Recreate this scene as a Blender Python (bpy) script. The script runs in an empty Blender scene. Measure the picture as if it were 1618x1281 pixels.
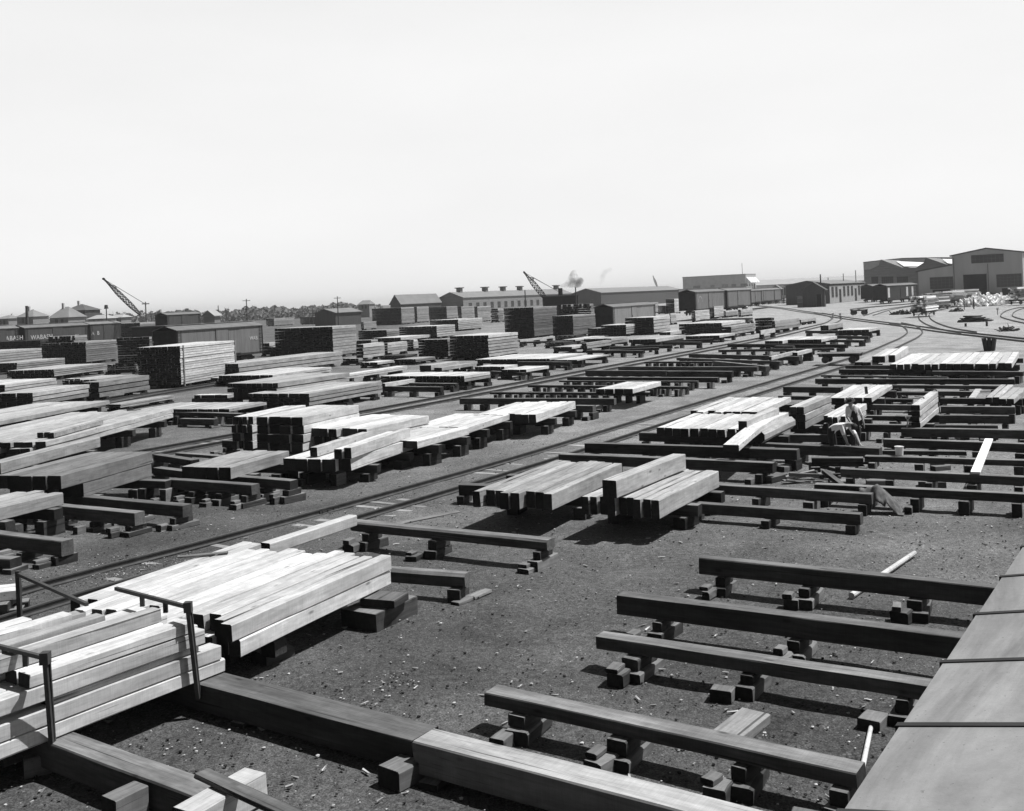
import bpy, math, random
from mathutils import Vector, Matrix
random.seed(7)
S = bpy.context.scene; C = S.collection
F, H, ROLL, CX, Y0 = 1640.0, 5.5, 0.0447, 809.0, 472.0
HT = 31.0                      # heading of the tracks, degrees right of the view
TILES = {'F':(0,0,1),'a':(0,420,3.852),'b':(400,420,3.852),'c':(800,400,3.852),'d':(1198,380,3.852),'e':(0,600,3.852),'f':(400,600,3.852),
 'g':(800,560,3.852),'h':(1198,560,3.852),'i':(0,780,2.557),'j':(300,780,2.556),'k':(720,840,2.904),'l':(1118,840,2.904),
 'm':(1150,400,3.457),'n':(1350,380,6.037),'o':(0,440,6.742),'p':(600,420,5.393),'q':(1060,420,6.742),'r':(220,460,5.393),
 's':(0,860,5.823),'t':(0,1000,4.559),'u':(1430,440,8.606),'v':(1200,440,8.09),'w':(140,430,13.483),'x':(1280,600,9.15),'y':(860,420,13.483)}
# ---------------------------------------------------------------- measuring helpers (survey of the yard)
def pt(t, x, y):
    a = TILES[t]; return (a[0]+x/a[2], a[1]+y/a[2])
def uv(x, y):
    c, s = math.cos(ROLL), math.sin(ROLL)
    dx, dy = x-CX, y-Y0
    return dx*c-dy*s, dy*c+dx*s
def gp(q, z=0.0):                       # survey point -> place on the level z
    u, v = uv(*q); Y = (H-z)*F/v
    return Vector((u*Y/F, Y, z))
def at(q, Y):
    u, v = uv(*q); return Vector((u*Y/F, Y, H-v*Y/F))
def proj(P):
    u = F*P[0]/P[1]; v = F*(H-P[2])/P[1]
    c, s = math.cos(ROLL), math.sin(ROLL)
    return (CX+u*c+v*s, Y0+v*c-u*s)
def hd(a):                              # unit vector of a heading (degrees right of +Y)
    a = math.radians(a); return Vector((math.sin(a), math.cos(a), 0))
def run_to(P, d, px, lo=0.05, hi=160):
    s = 1 if proj(P+d*0.1)[0] > proj(P)[0] else -1
    for _ in range(40):
        m = (lo+hi)/2
        Q = P+d*m
        if Q.y < 0.5: hi = m; continue
        if (proj(Q)[0]-px)*s < 0: lo = m
        else: hi = m
    return (lo+hi)/2
# ---------------------------------------------------------------- materials (the photograph is black and white: every value is a grey)
MATS = {}
class NT:
    def __init__(s, name):
        s.m = bpy.data.materials.new(name); s.m.use_nodes = True
        s.n = s.m.node_tree.nodes; s.l = s.m.node_tree.links; s.n.clear()
        s.out = s.n.new('ShaderNodeOutputMaterial'); s.b = s.n.new('ShaderNodeBsdfPrincipled')
        s.l.new(s.b.outputs[0], s.out.inputs[0])
    def inp(s, sock, v):
        if v is None: return
        if isinstance(v, (int, float)): sock.default_value = v
        elif isinstance(v, (tuple, list)): sock.default_value = v
        else: s.l.new(v, sock)
    def math(s, op, a, b=None, c=None, clamp=False):
        n = s.n.new('ShaderNodeMath'); n.operation = op; n.use_clamp = clamp
        for i, v in enumerate((a, b, c)): s.inp(n.inputs[i], v)
        return n.outputs[0]
    def coord(s, scale, rnd=True, kind='Object'):
        tc = s.n.new('ShaderNodeTexCoord'); mp = s.n.new('ShaderNodeMapping')
        s.l.new(tc.outputs[kind], mp.inputs[0]); mp.inputs[3].default_value = scale
        if rnd:
            oi = s.n.new('ShaderNodeObjectInfo'); ge = s.n.new('ShaderNodeNewGeometry')
            a = s.math('MULTIPLY', oi.outputs['Random'], 91.0); b = s.math('MULTIPLY_ADD', ge.outputs['Random Per Island'], 53.0, a)
            cb = s.n.new('ShaderNodeCombineXYZ'); s.l.new(b, cb.inputs[0]); s.l.new(a, cb.inputs[1]); s.l.new(b, cb.inputs[2])
            s.l.new(cb.outputs[0], mp.inputs[1])
        return mp.outputs[0]
    def noise(s, co, scale, detail=4, rough=.55, dist=0):
        n = s.n.new('ShaderNodeTexNoise'); s.l.new(co, n.inputs['Vector'])
        n.inputs['Scale'].default_value = scale; n.inputs['Detail'].default_value = detail
        n.inputs['Roughness'].default_value = rough; n.inputs['Distortion'].default_value = dist
        return n.outputs['Fac']
    def remap(s, v, a, b, c, d):
        n = s.n.new('ShaderNodeMapRange'); s.l.new(v, n.inputs[0])
        for i, q in enumerate((a, b, c, d)): n.inputs[i+1].default_value = q
        return n.outputs[0]
    def rand(s):
        oi = s.n.new('ShaderNodeObjectInfo'); ge = s.n.new('ShaderNodeNewGeometry')
        a = s.math('ADD', oi.outputs['Random'], ge.outputs['Random Per Island'])
        return s.math('FRACT', s.math('MULTIPLY', a, 7.31))
    def grey(s, v):
        cb = s.n.new('ShaderNodeCombineColor')
        for i in range(3): s.l.new(v, cb.inputs[i])
        s.l.new(cb.outputs[0], s.b.inputs['Base Color'])
    def bump(s, h, strength, dist):
        n = s.n.new('ShaderNodeBump'); n.inputs['Strength'].default_value = strength; n.inputs['Distance'].default_value = dist
        s.l.new(h, n.inputs['Height']); s.l.new(n.outputs[0], s.b.inputs['Normal'])
    def fin(s, rough=.8, spec=.25):
        s.b.inputs['Roughness'].default_value = rough; s.b.inputs['Specular IOR Level'].default_value = spec
        MATS[s.m.name] = s.m; return s.m
def wood(name, base, var=.18, grain=.25, patch=.25, rough=.85, spec=.2, cracks=.5, bump=.35):
    t = NT(name)
    co = t.coord((.55, 7, 7)); co2 = t.coord((.35, 1.3, 1.3)); co3 = t.coord((.7, 30, 30))
    g = t.noise(co, 2.4, 6, .62, .25); p = t.noise(co2, 2.0, 4, .6); f = t.noise(co3, 2.2, 3, .6)
    v = t.remap(g, .25, .75, 1-grain, 1+grain)
    v = t.math('MULTIPLY', v, t.remap(p, .3, .72, 1-patch, 1+patch*.8))
    v = t.math('MULTIPLY', v, t.remap(t.rand(), 0, 1, 1-var, 1+var))
    ck = t.remap(f, .26, .36, 1-cracks, 1.0)
    v = t.math('MULTIPLY', v, ck)
    # knots
    vo = t.n.new('ShaderNodeTexVoronoi'); t.l.new(t.coord((.9, 2.4, 2.4)), vo.inputs['Vector']); vo.inputs['Scale'].default_value = 1.5
    v = t.math('MULTIPLY', v, t.remap(vo.outputs['Distance'], .05, .13, .45, 1.0))
    ms = t.noise(t.coord((1, 1, 1)), 3.4, 5, .7, .6); v = t.math('MULTIPLY', v, t.remap(ms, .3, .7, .84, 1.14))
    sm = t.noise(t.coord((26, .8, .8)), 2.5, 2, .5, .3); v = t.math('MULTIPLY', v, t.remap(sm, .35, .65, .94, 1.05))
    lk = t.noise(t.coord((.16, 11, 11)), 1.7, 3, .5, .4); v = t.math('MULTIPLY', v, t.remap(lk, .30, .335, .35, 1.0))
    v = t.math('MULTIPLY', v, base, clamp=True)
    t.grey(v)
    h = t.math('ADD', t.math('MULTIPLY', g, .6), t.math('MULTIPLY', ck, .5))
    t.bump(h, bump, .012)
    return t.fin(rough, spec)
def endgrain(name, base):
    t = NT(name)
    co = t.coord((6, 6, 6)); n = t.noise(co, 3, 5, .6); n2 = t.noise(t.coord((1, 1, 1)), 2.0, 2)
    v = t.math('MULTIPLY', t.remap(n, .25, .75, .6, 1.4), t.remap(n2, .3, .7, .75, 1.3))
    v = t.math('MULTIPLY', v, t.remap(t.rand(), 0, 1, .6, 1.5))
    t.grey(t.math('MULTIPLY', v, base)); t.bump(n, .5, .01)
    return t.fin(.9, .15)
def plain(name, base, var=.12, scale=3, rough=.8, spec=.25, rnd=True, st=(1, 1, 1), bump=.15):
    t = NT(name)
    n = t.noise(t.coord(st, rnd), scale, 5, .6)
    v = t.remap(n, .3, .7, 1-var, 1+var)
    if rnd: v = t.math('MULTIPLY', v, t.remap(t.rand(), 0, 1, 1-var*.6, 1+var*.6))
    t.grey(t.math('MULTIPLY', v, base, clamp=True))
    if bump: t.bump(n, bump, .01)
    return t.fin(rough, spec)
def planked(name, base, axis='X', pitch=.14, var=.1):   # painted boards with dark joints, weathered
    t = NT(name)
    tc = t.n.new('ShaderNodeTexCoord'); sp = t.n.new('ShaderNodeSeparateXYZ'); t.l.new(tc.outputs['Object'], sp.inputs[0])
    x = t.math('DIVIDE', sp.outputs['XYZ'.index(axis)], pitch)
    fr = t.math('FRACT', x); fl = t.math('FLOOR', x)
    wn = t.n.new('ShaderNodeTexWhiteNoise'); wn.noise_dimensions = '1D'; t.l.new(fl, wn.inputs['W'])
    j = t.math('GREATER_THAN', fr, .09)
    st = (1.5, 1.5, .25) if axis != 'Z' else (.25, .25, 1.5)
    n = t.noise(t.coord(st, True), 2.2, 5, .65)
    v = t.math('MULTIPLY', t.remap(j, 0, 1, .45, 1), t.remap(wn.outputs[0], 0, 1, 1-var, 1+var))
    v = t.math('MULTIPLY', v, t.remap(n, .3, .7, .8, 1.15))
    t.grey(t.math('MULTIPLY', v, base, clamp=True)); t.bump(j, .3, .02)
    return t.fin(.75, .25)
wood('wood_fresh', .52, .2, .24, .2)
wood('wood_pale', .37, .26, .28, .24)
wood('wood_mid', .30, .25, .3, .26)
wood('wood_grey', .18, .25, .3, .25)
wood('wood_dark', .06, .3, .4, .4, spec=.15)
wood('wood_worn_sunlit', .16, .3, .4, .4, spec=.15)  # top faces of dark timbers: wear, with the sunlit tone put into the colour
wood('wood_tarred', .035, .35, .5, .6, spec=.15)
endgrain('end_dark', .022); endgrain('end_mid', .085); endgrain('end_pale', .26)
plain('rail_steel', .05, .3, 4, .55, .4)
plain('iron', .04, .3, 5, .6, .4)
plain('car_roof', .16, .2, 1.2, .7, .3)
plain('car_dark', .03, .3, 2, .8)
planked('car_side', .17); planked('car_side_pale', .24); planked('car_side_dark', .07); planked('wall_boards', .17); planked('wall_dark', .085)
planked('wall_pale', .42, 'Z', .2); planked('lap_wall', .24, 'Z', .18)
plain('brick', .5, .1, .6); plain('concrete', .34, .12, .8); plain('roof_pale', .34, .12, .35); plain('roof_mid', .2, .12, .35)
plain('roof_dark', .09, .15, .4); plain('roof_bright', .75, .05, .5); plain('sheet_wall', .38, .12, .35, st=(1, 1, .2))
plain('glass_dark', .035, .2, 1, .3, .5); plain('white_paint', .8, .06, 4); plain('faded_paint', .45, .2, 6); plain('opening', .012, .1, 1)
plain('skin', .33, .1, 8, .6); plain('cloth_white', .85, .1, 6); plain('cloth_dark', .03, .2, 6); plain('cloth_mid', .13, .25, 7); plain('cap', .08, .1, 6)
plain('jacket_cloth', .13, .4, 9, bump=.8); plain('bark', .06, .2, 5); plain('straw_white', .92, .06, 3)
def foliage(name, base):
    t = NT(name)
    v = t.math('MULTIPLY', t.remap(t.rand(), 0, 1, .6, 1.5), base); t.grey(v)
    return t.fin(.7, .2)
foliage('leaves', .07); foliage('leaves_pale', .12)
def roofing(name):                       # galvanised/painted sheet roof of the near car
    t = NT(name)
    n = t.noise(t.coord((1, 1, 1), False), 1.3, 6, .6); n2 = t.noise(t.coord((.6, 5, 5), False), 3, 5, .65); n3 = t.noise(t.coord((1, 1, 1), False), 14, 4, .7)
    v = t.math('MULTIPLY', t.remap(n, .3, .7, .84, 1.14), t.remap(n2, .3, .7, .93, 1.07))
    v = t.math('MULTIPLY', v, t.remap(n3, .3, .75, .93, 1.08))
    st = t.noise(t.coord((.5, 2.2, 2.2), False), 1.1, 7, .7, .8); v = t.math('MULTIPLY', v, t.remap(st, .35, .6, .62, 1.1))
    sp = t.noise(t.coord((1, 1, 1), False), 60, 2, .6); v = t.math('MULTIPLY', v, t.remap(sp, .68, .74, 1.0, .6))
    t.grey(t.math('MULTIPLY', v, .235)); t.bump(t.math('ADD', n, t.math('MULTIPLY', n3, .3)), .35, .02)
    return t.fin(.62, .3)
roofing('sheet_roof')
def ground_mat():
    t = NT('yard_ground')
    tc = t.n.new('ShaderNodeTexCoord'); P = tc.outputs['Object']
    big = t.noise(P, .035, 4, .6); mid = t.noise(P, .5, 6, .65, .4); fine = t.noise(P, 9, 6, .75); peb = t.noise(P, 38, 3, .7)
    sp = t.n.new('ShaderNodeSeparateXYZ'); t.l.new(P, sp.inputs[0])
    # cinders in the near bays, trodden pale dirt further off: distance along the yard plus ragged noise
    al = t.math('ADD', t.math('MULTIPLY', sp.outputs[0], .45), t.math('MULTIPLY', sp.outputs[1], .9))
    zone = t.remap(t.math('ADD', al, t.math('MULTIPLY', t.math('SUBTRACT', big, .5), 40)), 16, 42, 0, 1)
    zone2 = t.remap(t.math('ADD', al, t.math('MULTIPLY', t.math('SUBTRACT', big, .5), 60)), 50, 130, 0, 1)
    xs_ = t.math('ADD', sp.outputs[0], t.math('MULTIPLY', t.math('SUBTRACT', big, .5), 30))
    right = t.remap(xs_, 2, 24, 0, 1); left = t.remap(xs_, -30, -2, .12, 1)
    v = t.math('MULTIPLY_ADD', t.math('MULTIPLY', zone, left), .10, .073)
    pat = t.noise(P, .16, 5, .7, .8); v = t.math('MULTIPLY', v, t.remap(pat, .35, .65, .8, 1.28))
    v = t.math('MULTIPLY_ADD', t.math('MULTIPLY', zone2, right), .085, v)
    v = t.math('MULTIPLY', v, t.remap(mid, .28, .74, .68, 1.3))
    v = t.math('MULTIPLY', v, t.remap(fine, .28, .72, .5, 1.6))
    v = t.math('MULTIPLY', v, t.remap(peb, .32, .68, .4, 1.8))
    vo = t.n.new('ShaderNodeTexVoronoi'); t.l.new(P, vo.inputs['Vector']); vo.inputs['Scale'].default_value = 14
    ch = t.math('LESS_THAN', vo.outputs['Distance'], t.math('MULTIPLY', t.math('SUBTRACT', t.noise(P, 3.1, 3), .46), 1.6))
    v = t.math('ADD', v, t.math('MULTIPLY', ch, .06))
    t.grey(v)
    h = t.math('ADD', t.math('MULTIPLY', peb, .4), t.math('MULTIPLY', fine, .8)); h = t.math('MULTIPLY_ADD', mid, 2.2, h)
    t.bump(h, .9, .05)
    return t.fin(.95, .1)
ground_mat()
# ---------------------------------------------------------------- mesh helpers
class MB:
    def __init__(s): s.v = []; s.f = []; s.m = []; s.mats = []
    def mi(s, name):
        if name not in s.mats: s.mats.append(name)
        return s.mats.index(name)
    def box(s, x0, x1, y0, y1, z0, z1, mat, endmat=None, j=0, ends='x'):
        b = len(s.v); r = (lambda: random.uniform(-j, j)) if j else (lambda: 0)
        for z in (z0, z1):
            for (x, y) in ((x0, y0), (x1, y0), (x1, y1), (x0, y1)): s.v.append((x+r(), y+r(), z+r()))
        k = s.mi(mat); e = s.mi(endmat or mat)
        for f, isx in (((3, 2, 1, 0), 0), ((4, 5, 6, 7), 0), ((0, 1, 5, 4), 2), ((1, 2, 6, 5), 1), ((2, 3, 7, 6), 2), ((3, 0, 4, 7), 1)):
            s.f.append(tuple(b+i for i in f)); s.m.append(e if (isx == 1 and ends == 'x') or (isx == 2 and ends == 'y') else k)
    def poly(s, pts, mat):
        b = len(s.v); s.v += [tuple(p) for p in pts]; s.f.append(tuple(range(b, b+len(pts)))); s.m.append(s.mi(mat))
    def prism(s, prof, a, b_, axis, mat, capmat=None):
        # prof: list of 2D points (ccw seen from the minus end); extruded from a to b_ along axis
        n = len(prof); o = len(s.v)
        def P(p, t): return {'x': (t, p[0], p[1]), 'y': (p[0], t, p[1]), 'z': (p[0], p[1], t)}[axis]
        for t in (a, b_):
            for p in prof: s.v.append(P(p, t))
        k = s.mi(mat); c = s.mi(capmat or mat)
        for i in range(n):
            q = (i+1) % n; s.f.append((o+i, o+q, o+n+q, o+n+i)); s.m.append(k)
        s.f.append(tuple(o+i for i in reversed(range(n)))); s.m.append(c)
        s.f.append(tuple(o+n+i for i in range(n))); s.m.append(c)
    def bar(s, A, B, r, mat, n=6, r2=None, sq=False):
        A = Vector(A); B = Vector(B); d = (B-A).normalized(); up = Vector((0, 0, 1)) if abs(d.z) < .9 else Vector((1, 0, 0))
        x = d.cross(up).normalized(); y = x.cross(d); r2 = r if r2 is None else r2
        if sq: n = 4
        o = len(s.v); ph = math.pi/4 if sq else 0
        for (P, q) in ((A, r), (B, r2)):
            for i in range(n):
                a = ph+2*math.pi*i/n; s.v.append(tuple(P+(x*math.cos(a)+y*math.sin(a))*q))
        k = s.mi(mat)
        for i in range(n):
            q = (i+1) % n; s.f.append((o+i, o+n+i, o+n+q, o+q)); s.m.append(k)
        s.f.append(tuple(o+i for i in range(n))); s.m.append(k); s.f.append(tuple(o+n+i for i in reversed(range(n)))); s.m.append(k)
    def mesh(s, name):
        me = bpy.data.meshes.new(name); me.from_pydata(s.v, [], s.f)
        for m in s.mats: me.materials.append(MATS[m])
        me.polygons.foreach_set('material_index', s.m); me.update(); 
        import bmesh
        bm = bmesh.new(); bm.from_mesh(me); bmesh.ops.recalc_face_normals(bm, faces=bm.faces); bm.to_mesh(me); bm.free()
        return me
    def build(s, name, parent=None, loc=None, rot=0):
        o = bpy.data.objects.new(name, s.mesh(name)); C.objects.link(o)
        if loc is not None: o.location = loc
        o.rotation_euler.z = rot
        if parent: o.parent = parent
        return o
def tag(o, label=None, cat=None, group=None, kind=None):
    if label: o['label'] = label
    if cat: o['category'] = cat
    if group: o['group'] = group
    if kind: o['kind'] = kind
    return o
def empty(name, loc, rot=0, label=None, cat=None, group=None):
    o = bpy.data.objects.new(name, None); C.objects.link(o); o.empty_display_size = .3
    o.location = loc; o.rotation_euler.z = rot
    return tag(o, label, cat, group)
ORD1 = ['', 'first', 'second', 'third', 'fourth', 'fifth', 'sixth', 'seventh', 'eighth', 'ninth', 'tenth', 'eleventh', 'twelfth', 'thirteenth', 'fourteenth', 'fifteenth', 'sixteenth', 'seventeenth', 'eighteenth', 'nineteenth', 'twentieth']
def nth(i): return ORD1[i] if i <= 20 else ('twenty-'+ORD1[i-20] if i < 30 else 'thirtieth' if i == 30 else 'thirty-'+ORD1[i-30] if i < 40 else 'fortieth' if i == 40 else 'forty-'+ORD1[i-40])
def timber_mesh(L, w, h, mat, endm, log=0.0, bow=0.0, seed=None, top=None):
    """squared timber along local X, centred, resting on z=0: chamfered section, slightly uneven along its length"""
    R = random.Random(seed if seed is not None else random.random())
    mb = MB(); n = max(3, min(9, int(L/.9)+2)); c = .008+.012*R.random()
    if log: c = min(w, h)*log
    base = [(-w/2+c, 0), (w/2-c, 0), (w/2, c), (w/2, h-c), (w/2-c, h), (-w/2+c, h), (-w/2, h-c), (-w/2, c)]
    wane = [R.choice([0, 0, .6, 1.6]) for _ in range(4)]
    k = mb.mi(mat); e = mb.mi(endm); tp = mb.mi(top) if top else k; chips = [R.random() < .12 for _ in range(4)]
    for i in range(n):
        t = i/(n-1); x = -L/2+L*t; dz = bow*math.sin(math.pi*t); dy = .006*R.uniform(-1, 1)
        ex = .012*R.uniform(-1, 1) if i in (0, n-1) else 0
        for q, (y, z) in enumerate(base):
            cc = c*wane[q//2]*R.random()*.6 if not log else R.uniform(-.01, .01)
            sy = -1 if y > 0 else 1; cc += (c*2.2*R.random() if chips[q//2] else 0)
            mb.v.append((x+ex*z/h, y+dy+sy*cc*(.5 if q % 2 else 1)+R.uniform(-.003, .003), z+dz+R.uniform(-.003, .003)*(z > 0)))
    for i in range(n-1):
        for q in range(8):
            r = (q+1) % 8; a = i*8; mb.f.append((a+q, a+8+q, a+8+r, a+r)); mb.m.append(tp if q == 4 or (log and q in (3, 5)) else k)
    mb.f.append(tuple(range(8))); mb.m.append(e); mb.f.append(tuple((n-1)*8+q for q in reversed(range(8)))); mb.m.append(e)
    return mb
def place_timber(name, P, heading, L, w, h, mat, endm, log=0, bow=0, top=None):
    """P = middle of the underside"""
    return timber_mesh(L, w, h, mat, endm, log, bow or random.uniform(-.004, .008)*(L > 2), None, top or {'wood_tarred': 'wood_worn_sunlit', 'wood_dark': 'wood_worn_sunlit'}.get(mat)).build(name, loc=P, rot=math.radians(90-heading))  # dark timbers get the paler top, sunlight painted in with the wear
ENDS = {'straw_white': 'straw_white', 'wood_fresh': 'end_dark', 'wood_pale': 'end_dark', 'wood_mid': 'end_dark', 'wood_grey': 'end_dark', 'wood_dark': 'end_mid', 'wood_tarred': 'end_dark'}
TONE = {'wood_fresh': 'bright', 'wood_pale': 'pale', 'wood_mid': 'greyish', 'wood_grey': 'grey', 'wood_dark': 'dark', 'wood_tarred': 'blackened'}
NT_COUNT = [0]
# ---------------------------------------------------------------- bundles of separate timbers
def bundle(phrase, FR, BR, zt, h, n, FL=None, W=None, layers=1, mat='wood_pale', end=None, jit=.12, zr=None, bear=2, gap=.012, hs=None, fo=None, bo=None, narrow=0, bow=0, log=0, b0_=.3):
    zr = zt if zr is None else zr
    A = gp(FR, zr); B = gp(BR, zr); d = B-A; d.z = 0; L = d.length; d.normalize()
    left = Vector((-d.y, d.x, 0))
    if W is None: W = max(.15, (gp(FL, zr)-A).dot(left))
    hs = hs or [h]*layers                         # bottom first
    layers = len(hs); zb = zt-sum(hs); head = math.degrees(math.atan2(d.x, d.y)); w = W/n
    z = zb
    grp = 'squared timbers of '+phrase
    for k in range(layers):
        off = 0
        for i in range(n):
            ww = w-gap-(random.uniform(0, .02))
            f0 = (fo[k] if fo else 0)+random.uniform(-jit, jit)*(.4 if i == 0 else 1); b0 = (bo[k] if bo else 0)+random.uniform(-jit, jit)*(.4 if i == 0 else 1)
            if k < layers-1 and 0 < i and layers > 1: pass
            l = L-f0+b0; ctr = A+d*(f0+l/2)+left*(w*(i+.5))
            dz = random.uniform(0, .012)
            o = place_timber('timber', Vector((ctr.x, ctr.y, z+dz*0)), head+random.uniform(-.45, .45)*(n > 1), l, ww, hs[k]-.006-random.uniform(0, .012), mat, end or ENDS[mat], log, bow)
            lay = '' if layers == 1 else (', top layer' if k == layers-1 else ', bottom layer' if k == 0 else ', %s layer up' % nth(k+1))
            if n == 1 and layers == 1: lab = '%s timber %s' % (TONE[mat], phrase)
            elif n == 1: lab = '%s timber%s, %s' % (TONE[mat], lay, phrase)
            else: lab = '%s timber, %s from right%s, %s' % (TONE[mat], nth(i+1), lay, phrase)
            tag(o, lab, 'timber', grp if n*layers > 1 else None); NT_COUNT[0] += 1
        z += hs[k]
    if bear and zb > .2:
        hb = min(.28, zb*.5)
        for q in range(bear):
            t = (b0_+(.86-b0_)*q/(bear-1)) if bear > 1 else .5
            c0 = A+d*(L*t)+left*(W/2)
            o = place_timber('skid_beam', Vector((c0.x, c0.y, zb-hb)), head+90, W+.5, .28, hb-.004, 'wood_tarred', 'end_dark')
            tag(o, '%s dark skid under %s' % ({0: 'near', bear-1: 'far'}.get(q, 'middle'), phrase), 'skid beam', 'dark skid beams')
            nb = 2 if W < 2.2 else 3
            for b_ in range(nb):
                s_ = (b_/(nb-1)-.5)*(W*.9)
                p = c0+left*(-s_)
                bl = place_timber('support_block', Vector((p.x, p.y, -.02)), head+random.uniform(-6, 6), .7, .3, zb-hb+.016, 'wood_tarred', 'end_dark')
                tag(bl, '%s block under %s skid, %s' % (nth(b_+1), {0: 'near', bear-1: 'far'}.get(q, 'middle'), phrase), 'support block', 'dark blocks under the skids')
    return A, B, d, left, head
# ---------------------------------------------------------------- skid beams lying across the bays
BEAMS = {}
def beam(region, L_, R_, zt, h=.25, w=.28, mat='wood_tarred', sup=None, n=4, ext=0, front=True, end=None, extl=0, rich=False, log=0, top=None):
    A = gp(L_, zt); B = gp(R_, zt); d = B-A; d.z = 0; B = B+d.normalized()*ext; A = A-d.normalized()*extl; d = B-A; d.z = 0; ln = d.length; d.normalize()
    back = Vector((-d.y, d.x, 0)); head = math.degrees(math.atan2(d.x, d.y))
    c = (A+B)/2+back*(w/2)
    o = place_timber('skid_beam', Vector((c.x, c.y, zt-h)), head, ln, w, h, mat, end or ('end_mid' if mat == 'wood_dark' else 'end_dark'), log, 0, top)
    zb = zt-h
    fr = sup if sup is not None else [.05+.9*i/max(1,n-1) for i in range(n)]
    blocks = []
    for si, f in enumerate(fr):
        p = A+d*(ln*f)+back*(w/2)
        bl = random.uniform(.45, .78); bw = random.uniform(.16, .27)
        hh = zb+.02
        if hh > .06:
            if rich and hh > .2:
                h1 = hh*random.uniform(.45, .6)
                q1 = place_timber('support_block', Vector((p.x, p.y, -.02)), head+90+random.uniform(-8, 8), bl+.1, bw+.08, h1, random.choice(['wood_dark', 'wood_grey']), 'end_dark', log=random.choice([0, 0, 0, .14]))
                q2 = place_timber('support_block', Vector((p.x+random.uniform(-.03, .03), p.y, -.02+h1)), head+90+random.uniform(-5, 5), bl*.8, bw, hh-h1, 'wood_dark', 'end_dark')
                blocks += [(q1, 'lower support block', si), (q2, 'upper support block', si)]
            else:
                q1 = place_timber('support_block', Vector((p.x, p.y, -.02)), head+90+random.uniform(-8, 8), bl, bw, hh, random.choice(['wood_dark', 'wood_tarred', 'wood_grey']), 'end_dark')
                blocks.append((q1, 'support block', si))
        if front and (rich or random.random() < .35):
            pf = p-back*random.uniform(.42, .5)+d*random.uniform(-.3, -.08)
            hf = random.uniform(.1, .21)
            q3 = place_timber('loose_block', Vector((pf.x, pf.y, -.02)), head+90+random.uniform(-10, 10), random.uniform(.22, .38), random.uniform(.15, .32), hf, random.choice(['wood_dark', 'wood_grey', 'wood_grey']), 'end_dark', log=random.choice([0, 0, 0, .16]))
            blocks.append((q3, 'loose block', si))
            if rich and random.random() < .8:
                q4 = place_timber('loose_block', Vector((pf.x-d.x*.06, pf.y-d.y*.06, -.02+hf)), head+90+random.uniform(-12, 12), random.uniform(.2, .3), random.uniform(.14, .22), random.uniform(.06, .1), 'wood_grey', 'end_dark')
                blocks.append((q4, 'small piece on loose block', si))
    BEAMS.setdefault(region, []).append((A.y+B.y, o, blocks))
    return o
# ---------------------------------------------------------------- stacks of lumber standing as one
def stack(label, FR, yt, xl, xr, zb=.35, layers=6, cols=None, mat='wood_pale', ang=HT, end=None, tile='F', Y=None, tw=None, ragged=.05, topmat=None):
    t = TILES[tile]; q = pt(tile, *FR); yt = t[1]+yt/t[2]; xl = t[0]+xl/t[2]; xr = t[0]+xr/t[2]
    P = gp(q, zb) if Y is None else at(q, Y)
    px = F/P.y; h = max(.1, (q[1]-yt)/px)
    zb = P.z
    d = hd(ang); left = Vector((-d.y, d.x, 0)); T = P+Vector((0, 0, h))
    W = run_to(T, left, xl); L = run_to(T, d, xr)
    e = empty('lumber_stack', (P.x, P.y, 0), math.radians(90-ang), label, 'lumber stack', 'stacks of lumber in the yard')
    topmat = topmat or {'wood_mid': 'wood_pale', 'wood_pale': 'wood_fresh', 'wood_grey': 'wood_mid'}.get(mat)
    mb = MB(); lh = h/layers; bw = tw or max(.2, lh*1.3); cols = cols or max(2, int(W/bw)); cols = min(cols, 40); bw = W/cols
    for k in range(layers):
        top = k == layers-1
        sh = random.uniform(-.03, .03); gp_ = lh*(.13 if layers <= 7 or k % 3 == 2 else .03)
        for i in range(cols):
            if not top and 2 < i < cols-1 and cols > 6: 
                # inner boards of hidden layers: only their ends show, full boards all the same
                pass
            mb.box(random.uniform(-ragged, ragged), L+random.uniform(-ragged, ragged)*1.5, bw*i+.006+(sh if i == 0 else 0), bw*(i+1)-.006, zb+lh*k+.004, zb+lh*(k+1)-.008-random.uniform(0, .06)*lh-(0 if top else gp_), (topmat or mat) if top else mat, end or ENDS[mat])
    mb.build('boards', e)
    if zb > .12:
        nb = 2 if L < 6 else 3
        for b_ in range(nb):
            m2 = MB(); x = L*(.12+.76*b_/(nb-1))
            m2.box(x-.14, x+.14, -.15, W+.15, zb*.45, zb, 'wood_tarred', j=.004)
            for y in [W*(s_/max(1, round(W/1.4))) for s_ in range(max(1, round(W/1.4))+1)]:
                m2.box(x-.3, x+.3, y-.14, y+.14, -.03, zb*.45-.004, 'wood_tarred', j=.004)
            m2.build('bearer', e)
    return e, P, L, W, h
# ================================================================ THE YARD
PALE = 'wood_pale'; FRESH = 'wood_fresh'; MID = 'wood_mid'; GREY = 'wood_grey'; DARK = 'wood_dark'; TAR = 'wood_tarred'
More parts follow.
